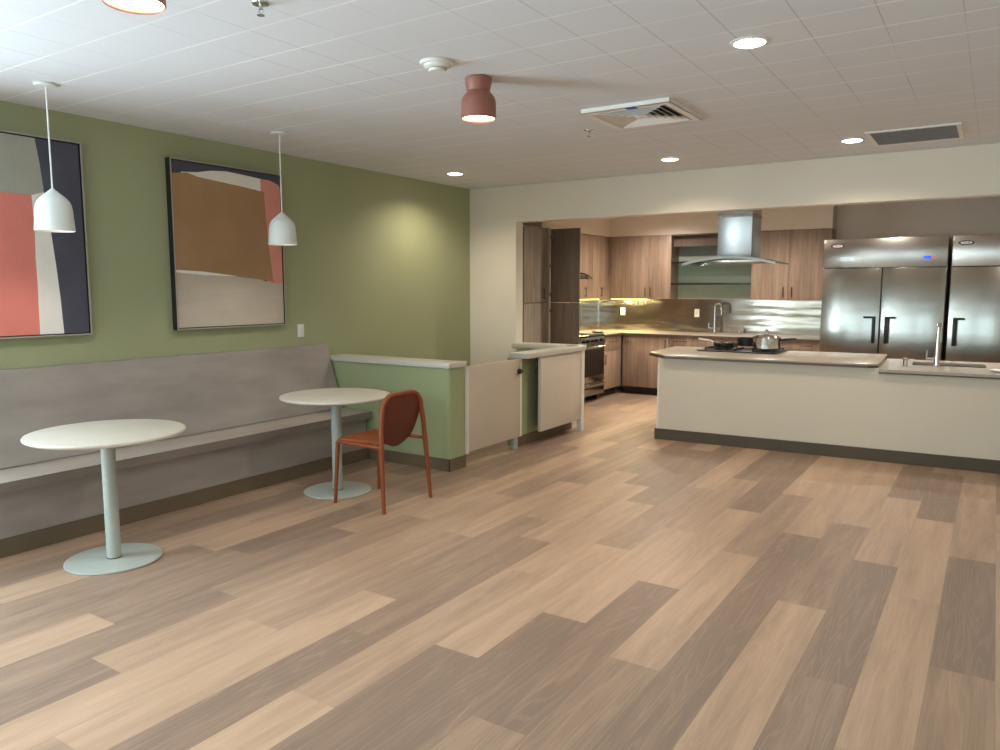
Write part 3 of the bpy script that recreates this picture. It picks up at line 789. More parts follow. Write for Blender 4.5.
# ------------------------------------------------------------------ island (turned about three degrees, as in the photo)
ROT = Matrix.Translation((-2.89, 7.42, 0)) @ Matrix.Rotation(math.radians(3.0), 4, 'Z') @ Matrix.Translation((2.89, -7.42, 0))
def io(name, b, m, parent=None, label=None): return obj(name, b.xform(ROT), m, parent, label)
def iw(x, y, z=0):
    return tuple(ROT @ Vector((x, y, z)))
isl = thing('kitchen_island', 'long kitchen island with plain cream front and brown base', 'kitchen island', iw(-1.0, 7.9))
io('front_panel', MB().box(-2.872, 1.7, 7.42, 7.44, 0.112, 0.80), M['island'], isl)
io('end_panel', MB().box(-2.89, -2.873, 7.421, 8.5, 0.112, 0.80), M['white_edge'], isl)
io('cabinet_body', MB().box(-2.872, -0.835, 7.441, 8.45, 0.112, 0.80).box(-0.834, -0.62, 7.441, 8.45, 0.112, 0.80).box(0.02, 1.7, 7.441, 8.45, 0.112, 0.80).box(-0.62, 0.02, 7.441, 8.45, 0.112, 0.6), M['wood'], isl)
io('baseboard', MB().box(-2.905, 1.7, 7.405, 8.46, 0.0, 0.111), M['island_base'], isl, label='brown vinyl baseboard')
# upper worktop, chamfered at the left, small chamfer at the right
up = [(-2.81, 7.375), (-0.93, 7.375), (-0.85, 7.43), (-0.845, 8.62), (-3.07, 8.62), (-3.07, 7.67)]
w = thing('island_worktop', 'higher greige quartz island top with clipped corners, under the cooktop', 'worktop', iw(-2.0, 8.0, 0.847))
io('slab', MB().prism([(x, y) for x, y in up], 0.868, 0.883, 'Z', 0.002), M['quartz'], w)
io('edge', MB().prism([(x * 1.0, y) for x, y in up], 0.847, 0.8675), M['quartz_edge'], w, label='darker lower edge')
io('apron', MB().box(-2.89, -0.846, 7.42, 8.45, 0.8001, 0.8468), M['island'], w, label='cream apron of the island body')  # top part of the island body, split off into the worktop
lw = thing('island_worktop', 'lower greige quartz island top holding the small sink and faucet', 'worktop', iw(0.3, 8.0, 0.802))
hx0, hx1, hy0, hy1 = -0.60, 0.0, 7.98, 8.36
io('slab', MB().box(-0.842, hx0, 7.385, 8.62, 0.816, 0.84).box(hx1, 1.75, 7.385, 8.62, 0.816, 0.84).box(hx0, hx1, 7.385, hy0, 0.816, 0.84).box(hx0, hx1, hy1, 8.62, 0.816, 0.84), M['quartz'], lw)
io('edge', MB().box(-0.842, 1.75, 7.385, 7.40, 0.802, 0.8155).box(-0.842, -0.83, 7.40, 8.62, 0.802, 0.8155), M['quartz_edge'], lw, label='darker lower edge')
sk = thing('sink', 'steel sink bowl set into the lower island top behind the faucet', 'sink', iw(-0.3, 8.17, 0.70))
io('bowl', MB().box(hx0, hx1, hy0, hy1, 0.70, 0.704).box(hx0 - .004, hx0, hy0, hy1, 0.70, 0.815).box(hx1, hx1 + .004, hy0, hy1, 0.70, 0.815).box(hx0, hx1, hy0 - .004, hy0, 0.70, 0.815).box(hx0, hx1, hy1, hy1 + .004, 0.70, 0.815), M['steel'], sk)
bx_, by_, _ = iw(-0.3, 8.17)
obj('drain', MB().lathe([(0, .7042), (0.045, .7042), (0.042, .707), (0, .706)], (bx_, by_, 0), 24), M['chrome'], sk)

def faucet(x, y, z, label, dx, dy, hgt, s=1.0):
    t = thing('kitchen_faucet', label, 'faucet', (x, y, z))
    obj('base', MB().lathe([(0, 0), (0.034 * s, 0), (0.034 * s, 0.006), (0.026 * s, 0.012), (0.024 * s, 0.06), (0.0, 0.06)], (x, y, z), 28), M['chrome'], t)
    obj('column', MB().lathe([(0.0, 0.06), (0.0235 * s, 0.06), (0.021 * s, 0.12), (0.016 * s, hgt * 0.75), (0.014 * s, hgt - 0.02), (0.0, hgt - 0.02)], (x, y, z), 28), M['chrome'], t)
    R = 0.055
    pts = []
    for k in range(9):
        a = PI - k * PI / 8
        u = R + R * math.cos(a)
        pts.append((x + dx * u, y + dy * u, z + hgt - 0.03 + 0.045 * math.sin(a)))
    pts.append((pts[-1][0] + dx * .002, pts[-1][1] + dy * .002, z + hgt - 0.08))
    sp = obj('spout', MB().tube(pts, [0.0145] * 7 + [0.015, 0.017, 0.018], 14), M['chrome'], t)
    e = pts[-1]
    obj('spray_head', MB().cyl((e[0], e[1], e[2] - 0.075), 0.018, 0.075, 'Z', 20, 0.003), M['chrome'], sp)
    hd = obj('handle', MB().cyl((x - 0.085, y, z + 0.075), 0.013, 0.07, 'X', 16).tube([(x - 0.083, y, z + 0.075), (x - 0.083, y, z + 0.15)], [0.009, 0.0065], 10), M['chrome'], t)
    return t
fx, fy, _ = iw(-0.40, 7.90)
faucet(fx, fy, 0.8405, 'chrome pull-down faucet on the lower island top, in front of the refrigerators', 0.1, 0.99, 0.375)
sx, sy, _ = iw(-0.65, 7.80)
t = thing('soap_dispenser', 'short chrome soap pump left of the island faucet', 'soap dispenser', (sx, sy, 0.8405))
obj('body', MB().lathe([(0, 0), (0.026, 0), (0.026, 0.006), (0.019, 0.01), (0.0185, 0.055), (0.0, 0.055)], (sx, sy, 0.8405), 24), M['chrome'], t)
obj('pump', MB().lathe([(0, 0.055), (0.022, 0.055), (0.023, 0.062), (0.023, 0.078), (0.02, 0.08), (0, 0.08)], (sx, sy, 0.8405), 24).tube([(sx + .02, sy, 0.909), (sx + .06, sy + .012, 0.912), (sx + .075, sy + .015, 0.905)], 0.006, 8), M['chrome'], t)
wx, wy, _ = iw(0.075, 7.62)
tag(obj('dish', MB().lathe([(0, 0.002), (0.05, 0.0), (0.055, 0.004), (0.075, 0.02), (0.073, 0.022), (0.05, 0.008), (0, 0.007)], (wx, wy, 0.8405), 32), M['white_plastic']), 'small white dish at the right end of the lower island top', 'dish')

# cooktop and pans
ct = thing('cooktop', 'black gas cooktop set into the higher island top below the hood', 'cooktop', (-2.32, 8.36, 0.8835))
cm = Matrix.Identity(4)
obj('glass', MB().box(-2.70, -1.87, 8.06, 8.66, 0.8885, 0.897, 0.002), M['black'], ct)
for gx in (-2.52, -2.02):
    b = MB()
    for yy in (8.2, 8.36, 8.52): b.box(gx - .12, gx + .12, yy - .006, yy + .006, 0.911, 0.921)
    for xx in (-.11, 0, .11): b.box(gx + xx - .006, gx + xx + .006, 8.14, 8.58, 0.911, 0.921)
    for xx in (-.11, .11):
        for yy in (8.15, 8.57): b.box(gx + xx - .006, gx + xx + .006, yy - .006, yy + .006, 0.8975, 0.912)
    obj('grate', b, M['iron'], ct)
    for yy in (8.27, 8.46): obj('burner', MB().lathe([(0, 0.8975), (0.045, 0.8975), (0.045, 0.904), (0.03, 0.909), (0, 0.909)], (gx, yy, 0), 24), M['iron'], ct)
for k in range(4): obj('knob', MB().cyl((-2.315, 8.14 + .1 * k, 0.8975), 0.02, 0.02, 'Z', 20, 0.003), M['black'], ct)
zt = 0.9215
p = thing('frying_pan', 'shallow dark frying pan with a pale handle on the left of the cooktop', 'frying pan', (-2.47, 8.33, zt))
obj('body', MB().lathe([(0, 0), (0.105, 0), (0.12, 0.01), (0.138, 0.045), (0.142, 0.047), (0.134, 0.046), (0.115, 0.012), (0.1, 0.005), (0, 0.005)], (-2.47, 8.33, zt), 40), [M['steel']], p)
obj('handle', MB().tube([(-2.605, 8.35, zt + .038), (-2.65, 8.36, zt + .058), (-2.79, 8.39, zt + .075)], [0.008, 0.011, 0.012], 10), M['cap'], p, label='pale pan handle')
p = thing('stock_pot', 'shiny steel pot with a knobbed lid on the right of the cooktop', 'pot', (-2.03, 8.33, zt))
obj('body', MB().lathe([(0, 0), (0.132, 0), (0.14, 0.006), (0.142, 0.12), (0.146, 0.123), (0.138, 0.123), (0.136, 0.01), (0, 0.008)], (-2.03, 8.33, zt), 48), M['chrome'], p)
ld = obj('lid', MB().lathe([(0.145, 0.1235), (0.143, 0.128), (0.10, 0.14), (0.04, 0.15), (0, 0.151), ], (-2.03, 8.33, zt), 48), M['chrome'], p)
obj('knob', MB().lathe([(0, 0.151), (0.012, 0.151), (0.01, 0.17), (0.024, 0.182), (0.026, 0.195), (0.015, 0.205), (0, 0.206)], (-2.03, 8.33, zt), 24), M['chrome'], ld)
obj('handle', MB().tube([(-1.892, 8.34, zt + .09), (-1.86, 8.36, zt + .10), (-1.75, 8.42, zt + .105)], [0.01, 0.014, 0.012], 10), M['black'], p, label='black side handle')
p = thing('saucepan', 'black saucepan behind and between the frying pan and steel pot', 'saucepan', (-2.40, 8.60, zt))
obj('body', MB().lathe([(0, 0), (0.09, 0), (0.098, 0.008), (0.1, 0.095), (0.096, 0.096), (0.093, 0.01), (0, 0.008)], (-2.31, 8.575, zt), 36), M['iron'], p)
obj('handle', MB().tube([(-2.212, 8.585, zt + .075), (-2.15, 8.6, zt + .085), (-2.03, 8.62, zt + .09)], 0.011, 10), M['iron'], p)

# island hood
hx = -2.345
h = thing('range_hood', 'steel chimney hood with curved glass canopy hung above the island', 'range hood', (hx, 8.3, 1.82))
obj('chimney', MB().box(-2.52, -2.165, 8.1, 8.46, 1.885, CEIL - 0.002, 0.002), M['hood_steel'], h)
obj('collar', MB().box(-2.525, -2.16, 8.095, 8.465, 2.30, 2.335), M['steel'], h)
b = MB(); pts = []; n = 20
def zc(u): return 1.822 + 0.068 * (1 - u * u)
for k in range(n + 1):
    u = -1 + 2 * k / n; pts.append((hx - 0.03 + 0.485 * u, zc(u) + 0.004))
for k in range(n, -1, -1):
    u = -1 + 2 * k / n; pts.append((hx - 0.03 + 0.485 * u, zc(u) - 0.010))
obj('canopy', MB().prism(pts, 7.98, 8.58, 'Y'), M['hood_glass'], h, label='curved pale glass canopy')
pts = []
for k in range(n + 1):
    u = -1 + 2 * k / n; pts.append((hx - 0.03 + 0.485 * u, zc(u) + 0.0045))
for k in range(n, -1, -1):
    u = -1 + 2 * k / n; pts.append((hx - 0.03 + 0.485 * u, zc(u) - 0.022))
obj('canopy_edge', MB().prism(pts, 7.968, 7.979, 'Y'), M['canopy_edge'], h, label='bright front edge of the canopy')
obj('motor_housing', MB().box(hx - .30, hx + .30, 8.02, 8.54, 1.825, 1.868, 0.004), M['steel'], h)

# ------------------------------------------------------------------ refrigerators
def fridge(x0, x1, label, two):
    y0, y1 = 10.2, 11.0
    t = thing('refrigerator', label, 'refrigerator', ((x0 + x1) / 2, 10.6, 0), 'stainless kitchen refrigerators')
    obj('cabinet', MB().box(x0, x1, y0 + .04, y1, 0.13, 2.16), M['steel'], t)
    obj('gasket', MB().box(x0 + .004, x1 - .004, y0 + .0365, y0 + .0395, 0.14, 1.8145), M['black'], t, label='black door gaskets')
    hp = obj('header_panel', MB().box(x0, x1, y0, y0 + .039, 1.815, 2.16, 0.003), M['steel_head'], t)
    # oval badge
    bx = x0 + 0.155 if two else x0 + 0.13
    lg = MB()
    pr = [(bx + 0.078 * math.cos(2 * PI * k / 32), 2.077 + 0.026 * math.sin(2 * PI * k / 32)) for k in range(32)]
    lg.prism(pr, y0 - .003, y0 - .0005, 'Y')
    pr = [(bx + 0.058 * math.cos(2 * PI * k / 32), 2.077 + 0.0165 * math.sin(2 * PI * k / 32)) for k in range(32)]
    lg.mat(1).prism(pr, y0 - .0042, y0 - .003, 'Y')
    lo = obj('badge', lg, [M['logo_red'], M['logo_white']], hp, label='dark oval maker badge')
    cu = bpy.data.curves.new('badge_text', 'FONT'); cu.body = 'TRUE'; cu.size = 0.032; cu.align_x = 'CENTER'; cu.align_y = 'CENTER'; cu.extrude = 0.0006
    tmp = bpy.data.objects.new('badge_text', cu); COL.objects.link(tmp)
    dg = bpy.context.evaluated_depsgraph_get()
    me = bpy.data.meshes.new_from_object(tmp.evaluated_get(dg)); bpy.data.objects.remove(tmp)
    me.transform(Matrix.Translation((bx, y0 - .0048, 2.077)) @ Matrix.Rotation(PI / 2, 4, 'X'))
    tb = MB(); tb.bm.from_mesh(me); bpy.data.meshes.remove(me)
    obj('badge_text', tb, M['logo_red'], hp, label='dark lettering on the badge')
    if two:
        obj('display', MB().box(x1 - .245, x1 - .165, y0 - .004, y0 - .0005, 1.905, 1.94, 0.001), M['blue_lcd'], hp, label='small blue digital display')
        obj('indicator', MB().lathe([(0, -.005), (0.014, -.005), (0.014, -.0005), (0, -.0005)], (x1 - .13, y0, 1.922), 16, 'Y'), M['red_led'], hp, label='small red indicator')
    xm = (x0 + x1) / 2 + 0.0
    for i, (a, c) in enumerate(((x0, xm - .007), (xm + .007, x1))):
        d = obj('door', MB().box(a, c, y0 - .01, y0 + .036, 0.135, 1.803, 0.004), M['steel_door'], t)
        right_edge = (i == 0) == two
        ex = c - .07 if right_edge else a + .05
        hb = MB()
        if right_edge:
            hb.box(ex, ex + .035, y0 - .065, y0 - .0105, 0.90, 1.225, 0.004); hb.box(ex - .10, ex, y0 - .05, y0 - .0105, 1.20, 1.225, 0.003)
        else:
            hb.box(ex, ex + .035, y0 - .065, y0 - .0105, 0.90, 1.225, 0.004); hb.box(ex + .035, ex + .11, y0 - .05, y0 - .0105, 1.20, 1.225, 0.003)
        obj('handle', hb, M['black'], d, label='black handle')
    for lx in (x0 + .08, x1 - .08):
        for ly in (y0 + .1, y1 - .1):
            obj('caster', MB().cyl((lx - .015, ly, 0.05), 0.05, 0.03, 'X', 20).cyl((lx, ly, 0.09), 0.012, 0.04, 'Z', 10), M['black'], t)
fridge(-1.835, -0.50, 'tall stainless two-door refrigerator with the blue display, beside the wall cabinets', True)
fridge(-0.455, 0.88, 'tall stainless refrigerator at the right edge, beyond the island faucet', False)

# ------------------------------------------------------------------ cabinets
def pull_v(parent, face, a, depth, z0, z1):
    """vertical bar pull; face '-Y': a is x, depth is y of the door face; face '+X': a is y, depth is x"""
    b = MB()
    if face == '-Y':
        b.tube([(a, depth - .028, z0), (a, depth - .028, z1)], 0.006, 10)
        for z in (z0 + .015, z1 - .015): b.tube([(a, depth - .028, z), (a, depth - .0005, z)], 0.005, 8)
    else:
        b.tube([(depth + .028, a, z0), (depth + .028, a, z1)], 0.006, 10)
        for z in (z0 + .015, z1 - .015): b.tube([(depth + .028, a, z), (depth + .0005, a, z)], 0.005, 8)
    return obj('handle', b, M['pull'], parent)
def pull_h(parent, face, a0, a1, depth, z):
    b = MB()
    if face == '-Y':
        b.tube([(a0, depth - .028, z), (a1, depth - .028, z)], 0.006, 10)
        for a in (a0 + .015, a1 - .015): b.tube([(a, depth - .028, z), (a, depth - .0005, z)], 0.005, 8)
    else:
        b.tube([(depth + .028, a0, z), (depth + .028, a1, z)], 0.006, 10)
        for a in (a0 + .015, a1 - .015): b.tube([(depth + .028, a, z), (depth + .0005, a, z)], 0.005, 8)
    return obj('handle', b, M['pull'], parent)
def front(parent, face, a0, a1, depth, z0, z1, name='door', m=None, g=0.002):
    m = m or M['wood']
    if face == '-Y': b = MB().box(a0 + g, a1 - g, depth, depth + .018, z0 + g, z1 - g, 0.001)
    else: b = MB().box(depth - .018, depth, a0 + g, a1 - g, z0 + g, z1 - g, 0.001)
    return obj(name, b, m, parent)

# back wall cupboards (above the counter)
YF = 10.77
t = thing('wall_cabinet', 'wood wall cabinet with two unequal doors, in the kitchen corner left of the open shelves', 'cabinet', (-4.53, 10.93, 1.405), 'wood wall cabinets')
obj('carcass', MB().box(-5.02, -4.032, YF + .02, YK - .001, 1.405, 2.342), M['wood'], t)
d = front(t, '-Y', -5.02, -4.374, YF, 1.405, 2.342); pull_v(d, '-Y', -4.415, YF, 1.44, 1.58)
d = front(t, '-Y', -4.374, -4.032, YF, 1.405, 2.342); pull_v(d, '-Y', -4.335, YF, 1.44, 1.58)
t = thing('wall_cabinet', 'wood wall cabinet with a pair of equal doors next to the refrigerator', 'cabinet', (-2.36, 10.93, 1.405), 'wood wall cabinets')
obj('carcass', MB().box(-2.868, -1.855, YF + .02, YK - .001, 1.405, 2.342), M['wood_warm'], t)
d = front(t, '-Y', -2.868, -2.375, YF, 1.405, 2.342, m=M['wood_warm']); pull_v(d, '-Y', -2.43, YF, 1.44, 1.58)
d = front(t, '-Y', -2.375, -1.875, YF, 1.405, 2.342, m=M['wood_warm']); pull_v(d, '-Y', -2.32, YF, 1.44, 1.58)
# left wall cupboard
t = thing('wall_cabinet', 'wood wall cabinet over the left counter, partly behind the open pantry door', 'cabinet', (-5.18, 10.1, 1.405), 'wood wall cabinets')
obj('carcass', MB().box(XKL + .001, -5.041, 9.62, 10.768, 1.405, 2.342), M['wood_warm'], t)
d = front(t, '+X', 9.62, 10.22, -5.022, 1.405, 2.342, m=M['wood_warm']); pull_v(d, '+X', 9.95, -5.022, 1.44, 1.58)
d = front(t, '+X', 10.22, 10.765, -5.022, 1.405, 2.342, m=M['wood_warm']); pull_v(d, '+X', 10.485, -5.022, 1.44, 1.58)
# open shelves
t = thing('open_shelf_unit', 'open shelf niche with dark-edged glass shelves between the wall cabinets', 'shelf', (-3.45, 10.93, 1.405))
obj('back_panel', MB().box(-4.03, -2.87, YK - .012, YK - .001, 1.42, 2.342), M['grey_green'], t)
obj('top_rail', MB().box(-4.03, -2.87, YF + .10, YF + .12, 2.17, 2.342).box(-4.03, -2.87, YF, YK - .012, 2.325, 2.3445), M['wood_dark'], t)
for z in (1.622, 1.935):
    s_ = obj('shelf', MB().box(-4.028, -2.872, YF + .03, YK - .013, z, z + .012), M['shelf_glass'], t)
    obj('shelf_edge', MB().box(-4.028, -2.872, YF + .015, YF + .03, z - .006, z + .018), M['shelf_edge'], s_, label='dark front edge')
# base cabinets along the back
ZC = 0.875
def base_cab(x0, x1, label, build):
    t = thing('base_cabinet', label, 'cabinet', ((x0 + x1) / 2, 10.76, 0), 'wood base cabinets')
    obj('carcass', MB().box(x0, x1, 10.45, YK - .002, 0.11, ZC), M['wood'], t)
    obj('toe_kick', MB().box(x0, x1, 10.53, 10.60, 0, 0.109), M['dark_base'], t)
    build(t, x0, x1)
YBF = 10.43
def b1(t, a, c):
    d = front(t, '-Y', a, c, YBF, 0.12, ZC); pull_v(d, '-Y', c - .045, YBF, 0.68, 0.83)
def b2(t, a, c):
    zs = [0.12, 0.40, 0.66, ZC]
    for i in range(3):
        d = front(t, '-Y', a, c, YBF, zs[i], zs[i + 1], 'drawer'); pull_h(d, '-Y', a + .07, c - .07, YBF, zs[i + 1] - .06)
def b3(t, a, c):
    m = (a + c) / 2
    d = front(t, '-Y', a, m, YBF, 0.12, ZC); pull_v(d, '-Y', m - .045, YBF, 0.68, 0.83)
    d = front(t, '-Y', m, c, YBF, 0.12, ZC); pull_v(d, '-Y', m + .045, YBF, 0.68, 0.83)
base_cab(-4.62, -3.905, 'wood base cabinet with one wide door in the back corner', b1)
base_cab(-3.904, -3.56, 'narrow wood drawer stack beside the wide corner door', b2)
base_cab(-3.559, -2.70, 'wood base cabinet under the back sink, behind the island', b3)
base_cab(-2.699, -1.88, 'wood drawer base next to the left refrigerator', b2)
# left run: range + cabinet
t = thing('base_cabinet', 'narrow wood base cabinet between the range and the back corner', 'cabinet', (-4.95, 10.1, 0), 'wood base cabinets')
obj('carcass', MB().box(XKL + .002, -4.66, 9.785, 10.425, 0.11, ZC), M['wood_warm'], t)
obj('toe_kick', MB().box(-4.80, -4.73, 9.785, 10.425, 0, 0.109), M['dark_base'], t)
d = front(t, '+X', 9.785, 10.425, -4.64, 0.66, ZC, 'drawer', M['wood_warm']); pull_h(d, '+X', 9.95, 10.25, -4.64, 0.80)
d = front(t, '+X', 9.785, 10.425, -4.64, 0.12, 0.66, 'door', M['wood_warm']); pull_v(d, '+X', 9.84, -4.64, 0.48, 0.62)
# L-shaped counter
t = thing('counter_worktop', 'L-shaped pale worktop along the back and left kitchen walls', 'worktop', (-3.6, 10.7, 0.876))
obj('slab', MB().box(XKL + .002, -1.87, 10.405, YK - .002, 0.876, 0.915, 0.002).box(XKL + .002, -4.62, 9.778, 10.405, 0.876, 0.915, 0.002), M['quartz'], t)
obj('edge', MB().box(-4.618, -1.87, 10.402, 10.4048, 0.876, 0.905).box(-4.6198, -4.617, 9.778, 10.402, 0.876, 0.905), M['quartz_edge'], t, label='darker front edge')
# steel backsplash
t = thing('backsplash', 'wavy reflective steel backsplash behind the kitchen counter', 'backsplash', (-3.6, 11.09, 0.9155))
obj('panel', MB().box(XKL + .012, -1.845, YK - .010, YK - .0005, 0.9155, 1.404), M['splash'], t)
obj('panel', MB().box(XKL + .0005, XKL + .010, 8.87, YK - .011, 0.9155, 1.404), M['splash'], t, label='steel panel on the left wall')
obj('corner_trim', MB().box(XKL + .010, XKL + .022, YK - .022, YK - .010, 0.9155, 1.404), M['chrome'], t)
def outlet(x, z, label):
    t = thing('wall_outlet', label, 'outlet', (x, YK - .012, z), 'lit white outlets on the backsplash')
    obj('plate', MB().box(x - .036, x + .036, YK - .018, YK - .0105, z, z + .118, 0.002), M['lit_plate'], t)
    obj('socket', MB().box(x - .017, x + .017, YK - .020, YK - .0181, z + .025, z + .093, 0.0005), M['white_plastic'], t)
outlet(-4.917, 1.15, 'lit white outlet on the backsplash near the glowing left corner')
outlet(-3.726, 1.14, 'lit white outlet on the backsplash left of the back faucet')
faucet(-3.40, 10.90, 0.9155, 'chrome faucet on the back counter below the open shelves', 0.95, -0.3, 0.42, 0.95)
t = thing('soap_dispenser', 'small chrome soap pump on the back counter right of its faucet', 'soap dispenser', (-3.05, 10.93, 0.9155))
obj('body', MB().lathe([(0, 0), (0.024, 0), (0.024, 0.006), (0.017, 0.01), (0.0165, 0.05), (0.0, 0.05)], (-3.05, 10.93, 0.9155), 24), M['chrome'], t)
obj('pump', MB().lathe([(0, 0.05), (0.02, 0.05), (0.021, 0.072), (0, 0.074)], (-3.05, 10.93, 0.9155), 24).tube([(-3.035, 10.93, 0.98), (-2.99, 10.92, 0.985)], 0.006, 8), M['chrome'], t)
tag(obj('spoon_rest', MB().lathe([(0, 0.003), (0.06, 0.0), (0.075, 0.004), (0.10, 0.022), (0.096, 0.024), (0.07, 0.01), (0, 0.008)], (-4.86, 10.08, 0.9155), 32), M['dark_metal']), 'small dark round dish on the left counter corner', 'dish')

# range
t = thing('kitchen_range', 'stainless range with black oven glass on the left kitchen wall', 'oven', (-4.95, 9.39, 0))
ry0, ry1, rx = 9.01, 9.775, -4.64
obj('body', MB().box(XKL + .012, rx, ry0, ry1, 0.08, 0.90), M['steel'], t)
obj('cooktop', MB().box(XKL + .012, rx + .03, ry0, ry1, 0.901, 0.925, 0.003), M['black_glass'], t)
obj('control_panel', MB().prism([(rx, 0.80), (rx + .045, 0.80), (rx + .03, 0.90), (rx, 0.90)], ry0, ry1, 'Y'), M['steel'], t)
for k in range(5): obj('knob', MB().cyl((rx + .04, ry0 + .11 + k * .135, 0.85), 0.02, 0.025, 'X', 18, 0.003), M['black'], t)
d = obj('oven_door', MB().box(rx + .0005, rx + .035, ry0 + .005, ry1 - .005, 0.27, 0.795, 0.003), M['steel'], t)
obj('window', MB().box(rx + .0352, rx + .037, ry0 + .02, ry1 - .02, 0.36, 0.73), M['black_glass'], d, label='black oven glass')
obj('handle', MB().tube([(rx + .08, ry0 + .04, 0.762), (rx + .08, ry1 - .04, 0.762)], 0.012, 12).tube([(rx + .036, ry0 + .07, 0.762), (rx + .08, ry0 + .07, 0.762)], 0.009, 8).tube([(rx + .036, ry1 - .07, 0.762), (rx + .08, ry1 - .07, 0.762)], 0.009, 8), M['chrome'], d)
d = obj('drawer', MB().box(rx + .0005, rx + .035, ry0 + .005, ry1 - .005, 0.09, 0.262, 0.003), M['steel'], t)
obj('handle', MB().tube([(rx + .07, ry0 + .04, 0.235), (rx + .07, ry1 - .04, 0.235)], 0.011, 12).box(rx + .036, rx + .07, ry0 + .06, ry0 + .075, 0.228, 0.242).box(rx + .036, rx + .07, ry1 - .075, ry1 - .06, 0.228, 0.242), M['chrome'], d)
b = MB()
for yy in (ry0 + .06, ry1 - .06):
    for xx in (-5.25, rx - .06): b.cyl((xx, yy, 0), 0.02, 0.079, 'Z', 12)
obj('feet', b, M['black'], t)
# wall hood over the range (its curved glass tip shows past the open pantry door)
t = thing('range_hood', 'curved glass wall hood over the left range, mostly behind the pantry door', 'range hood', (-5.1, 9.3, 1.62))
n = 14; pts = []
for k in range(n + 1):
    u = -1 + 2 * k / n; pts.append((9.24 + 0.355 * u, 1.70 + 0.07 * (1 - u * u) + .004))
for k in range(n, -1, -1):
    u = -1 + 2 * k / n; pts.append((9.24 + 0.355 * u, 1.70 + 0.07 * (1 - u * u) - .010))
obj('canopy', MB().prism(pts, XKL + .012, -4.72, 'X'), M['black_glass'], t)
obj('chimney', MB().box(XKL + .012, -5.08, 9.1, 9.38, 1.776, 2.344), M['hood_steel'], t)

# pantry with one leaf open
PX = -4.655
t = thing('pantry_cabinet', 'tall grey wood pantry in the opening corner with one dark door swung open', 'cabinet', (-5.0, 7.98, 0))
obj('carcass', MB().box(XKL + .002, PX - .019, 7.625, 8.27, 0.10, 2.295), M['wood_grey'], t)
obj('toe_kick', MB().box(XKL + .002, PX - .08, 7.625, 8.27, 0, 0.099), M['dark_base'], t)
d = front(t, '+X', 7.655, 8.20, PX, 1.39, 2.27, 'door', M['wood_grey']); pull_v(d, '+X', 8.10, PX, 1.43, 1.56)
d = front(t, '+X', 7.655, 8.20, PX, 0.11, 1.386, 'door', M['wood_grey'])
obj('side_filler', MB().box(PX - .05, PX + .0, 8.205, 8.265, 0.1, 2.295), M['wood_grey'], t)
for z0, z1 in ((1.392, 2.285), (0.12, 1.386)):
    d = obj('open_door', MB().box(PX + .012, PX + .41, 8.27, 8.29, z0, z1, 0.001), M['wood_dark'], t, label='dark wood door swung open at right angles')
    for zz in ((z0 + .1, z1 - .1, (z0 + z1) / 2)):
        obj('hinge', MB().cyl((PX + .035, 8.262, zz - .0), 0.017, 0.007, 'Y', 16).box(PX - .0, PX + .03, 8.262, 8.2695, zz - .02, zz + .02, 0.002), M['steel'], d)
obj('filler', MB().box(XKL + .002, PX - .02, 7.60, 7.624, 0, 2.30), M['dark_base'], t, label='dark gap filler strip')
# second tall unit behind the open door
t = thing('tall_cabinet', 'tall wood cabinet hidden behind the open dark pantry door, beside the range', 'cabinet', (-5.0, 8.65, 0))
obj('carcass', MB().box(XKL + .002, PX - .03, 8.30, 8.85, 0.10, 2.295), M['wood'], t)
obj('toe_kick', MB().box(XKL + .002, PX - .08, 8.30, 8.85, 0, 0.099), M['dark_base'], t)

# under-cabinet light strips
t = obj('light_strip', MB().box(-5.0, -4.42, 10.83, 10.86, 1.393, 1.404), M['strip_glow']); tag(t, 'glowing strip light under the corner wall cabinet', 'strip light', 'under-cabinet strip lights')
t = obj('light_strip', MB().box(-5.13, -5.10, 9.7, 10.6, 1.393, 1.404), M['strip_glow']); tag(t, 'glowing strip light under the left wall cabinet', 'strip light', 'under-cabinet strip lights')

# ------------------------------------------------------------------ lights
def lamp(name, kind, loc, power, col=(1, .86, .7), size=0.1, size_y=None, rot=(0, 0, 0), spot=None, blend=0.6):
    l = bpy.data.lights.new(name, kind); l.energy = power; l.color = col
    if kind == 'AREA':
        l.shape = 'RECTANGLE' if size_y else 'DISK'; l.size = size
        if size_y: l.size_y = size_y
    elif kind == 'SPOT':
        l.spot_size = math.radians(spot); l.spot_blend = blend; l.shadow_soft_size = size
    else:
        l.shadow_soft_size = size
    o = bpy.data.objects.new(name, l); COL.objects.link(o); o.location = loc; o.rotation_euler = rot
    return o
WARM = (1.0, 0.86, 0.70)
for i, (x, y, _) in enumerate(DL): lamp('downlight_lamp', 'SPOT', (x, y, CEIL - .02), 95, WARM, 0.05, spot=150, blend=0.8)
for i, (x, y, _) in enumerate(KD): lamp('downlight_lamp', 'SPOT', (x, y, CEIL - .02), 185, (1.0, 0.90, 0.79), 0.05, spot=150, blend=0.8)
for x, y in ((-2.49, 3.60), (-2.47, 1.555)): lamp('ceiling_lamp_bulb', 'SPOT', (x, y, 2.49), 55, WARM, 0.07, spot=120)
for x, y in ((-4.64, 2.35), (-4.61, 3.99)): lamp('pendant_bulb', 'SPOT', (x, y, 1.88), 12, (1, .93, .84), 0.08, spot=150)
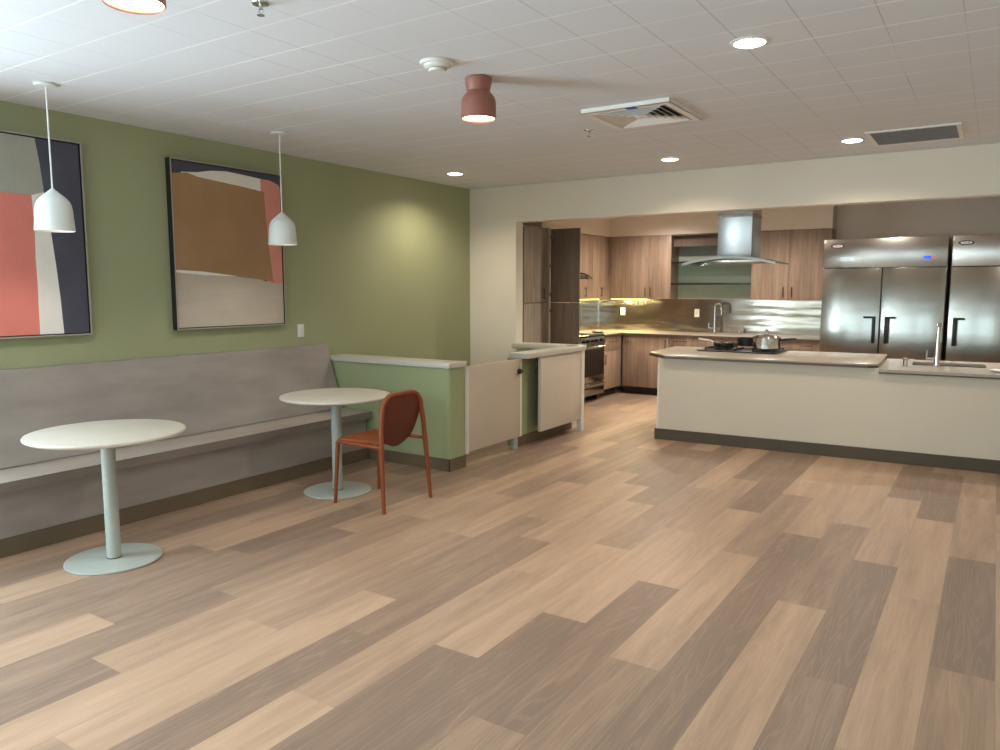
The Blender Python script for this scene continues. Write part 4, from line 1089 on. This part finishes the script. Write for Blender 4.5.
lamp('strip_lamp', 'AREA', (-4.7, 10.84, 1.388), 14, (1, .8, .42), 0.58, 0.03)
lamp('strip_lamp', 'AREA', (-5.11, 10.15, 1.388), 14, (1, .8, .42), 0.03, 0.9)
DAY = (0.80, 0.90, 1.0)
lamp('window_daylight', 'AREA', (XL - .35, -0.1, 1.45), 460, DAY, 2.6, 2.1, (0, -PI / 2, 0)).rotation_euler = (0, -PI / 2, 0)
lamp('window_daylight', 'AREA', (-3.1, YR - .4, 1.5), 55, DAY, 2.9, 1.9, (PI / 2, 0, 0))
lamp('window_daylight', 'AREA', (0.35, YR - .4, 1.5), 55, DAY, 2.9, 1.9, (PI / 2, 0, 0))

# world: overcast sky over green ground
w = bpy.data.worlds.new('sky'); S.world = w; w.use_nodes = True
nt = w.node_tree; bg = nt.nodes['Background']; bg.inputs['Strength'].default_value = 1.0
tc = nt.nodes.new('ShaderNodeTexCoord'); sx_ = nt.nodes.new('ShaderNodeSeparateXYZ'); nt.links.new(tc.outputs['Generated'], sx_.inputs[0])
rp = nt.nodes.new('ShaderNodeValToRGB'); e = rp.color_ramp.elements
mr = nt.nodes.new('ShaderNodeMapRange'); mr.inputs['From Min'].default_value = -1; mr.inputs['From Max'].default_value = 1
nt.links.new(sx_.outputs['Z'], mr.inputs['Value']); nt.links.new(mr.outputs[0], rp.inputs['Fac'])
e[0].position = 0.48; e[0].color = (0.16, 0.20, 0.12, 1); e[1].position = 0.56; e[1].color = (0.75, 0.86, 1.0, 1)
nt.links.new(rp.outputs['Color'], bg.inputs['Color'])

# ------------------------------------------------------------------ camera
cd = bpy.data.cameras.new('camera'); cam = bpy.data.objects.new('camera', cd); COL.objects.link(cam)
cd.sensor_width = 36; cd.lens = 758 / 1000 * 36; cd.clip_start = 0.05
cam.location = (0, 0, 1.55)
cam.rotation_euler = (math.radians(90 - 6.45), 0, math.radians(33.1))
S.camera = cam
S.view_settings.view_transform = 'Standard'
S.view_settings.look = 'None'
S.view_settings.exposure = 0.0
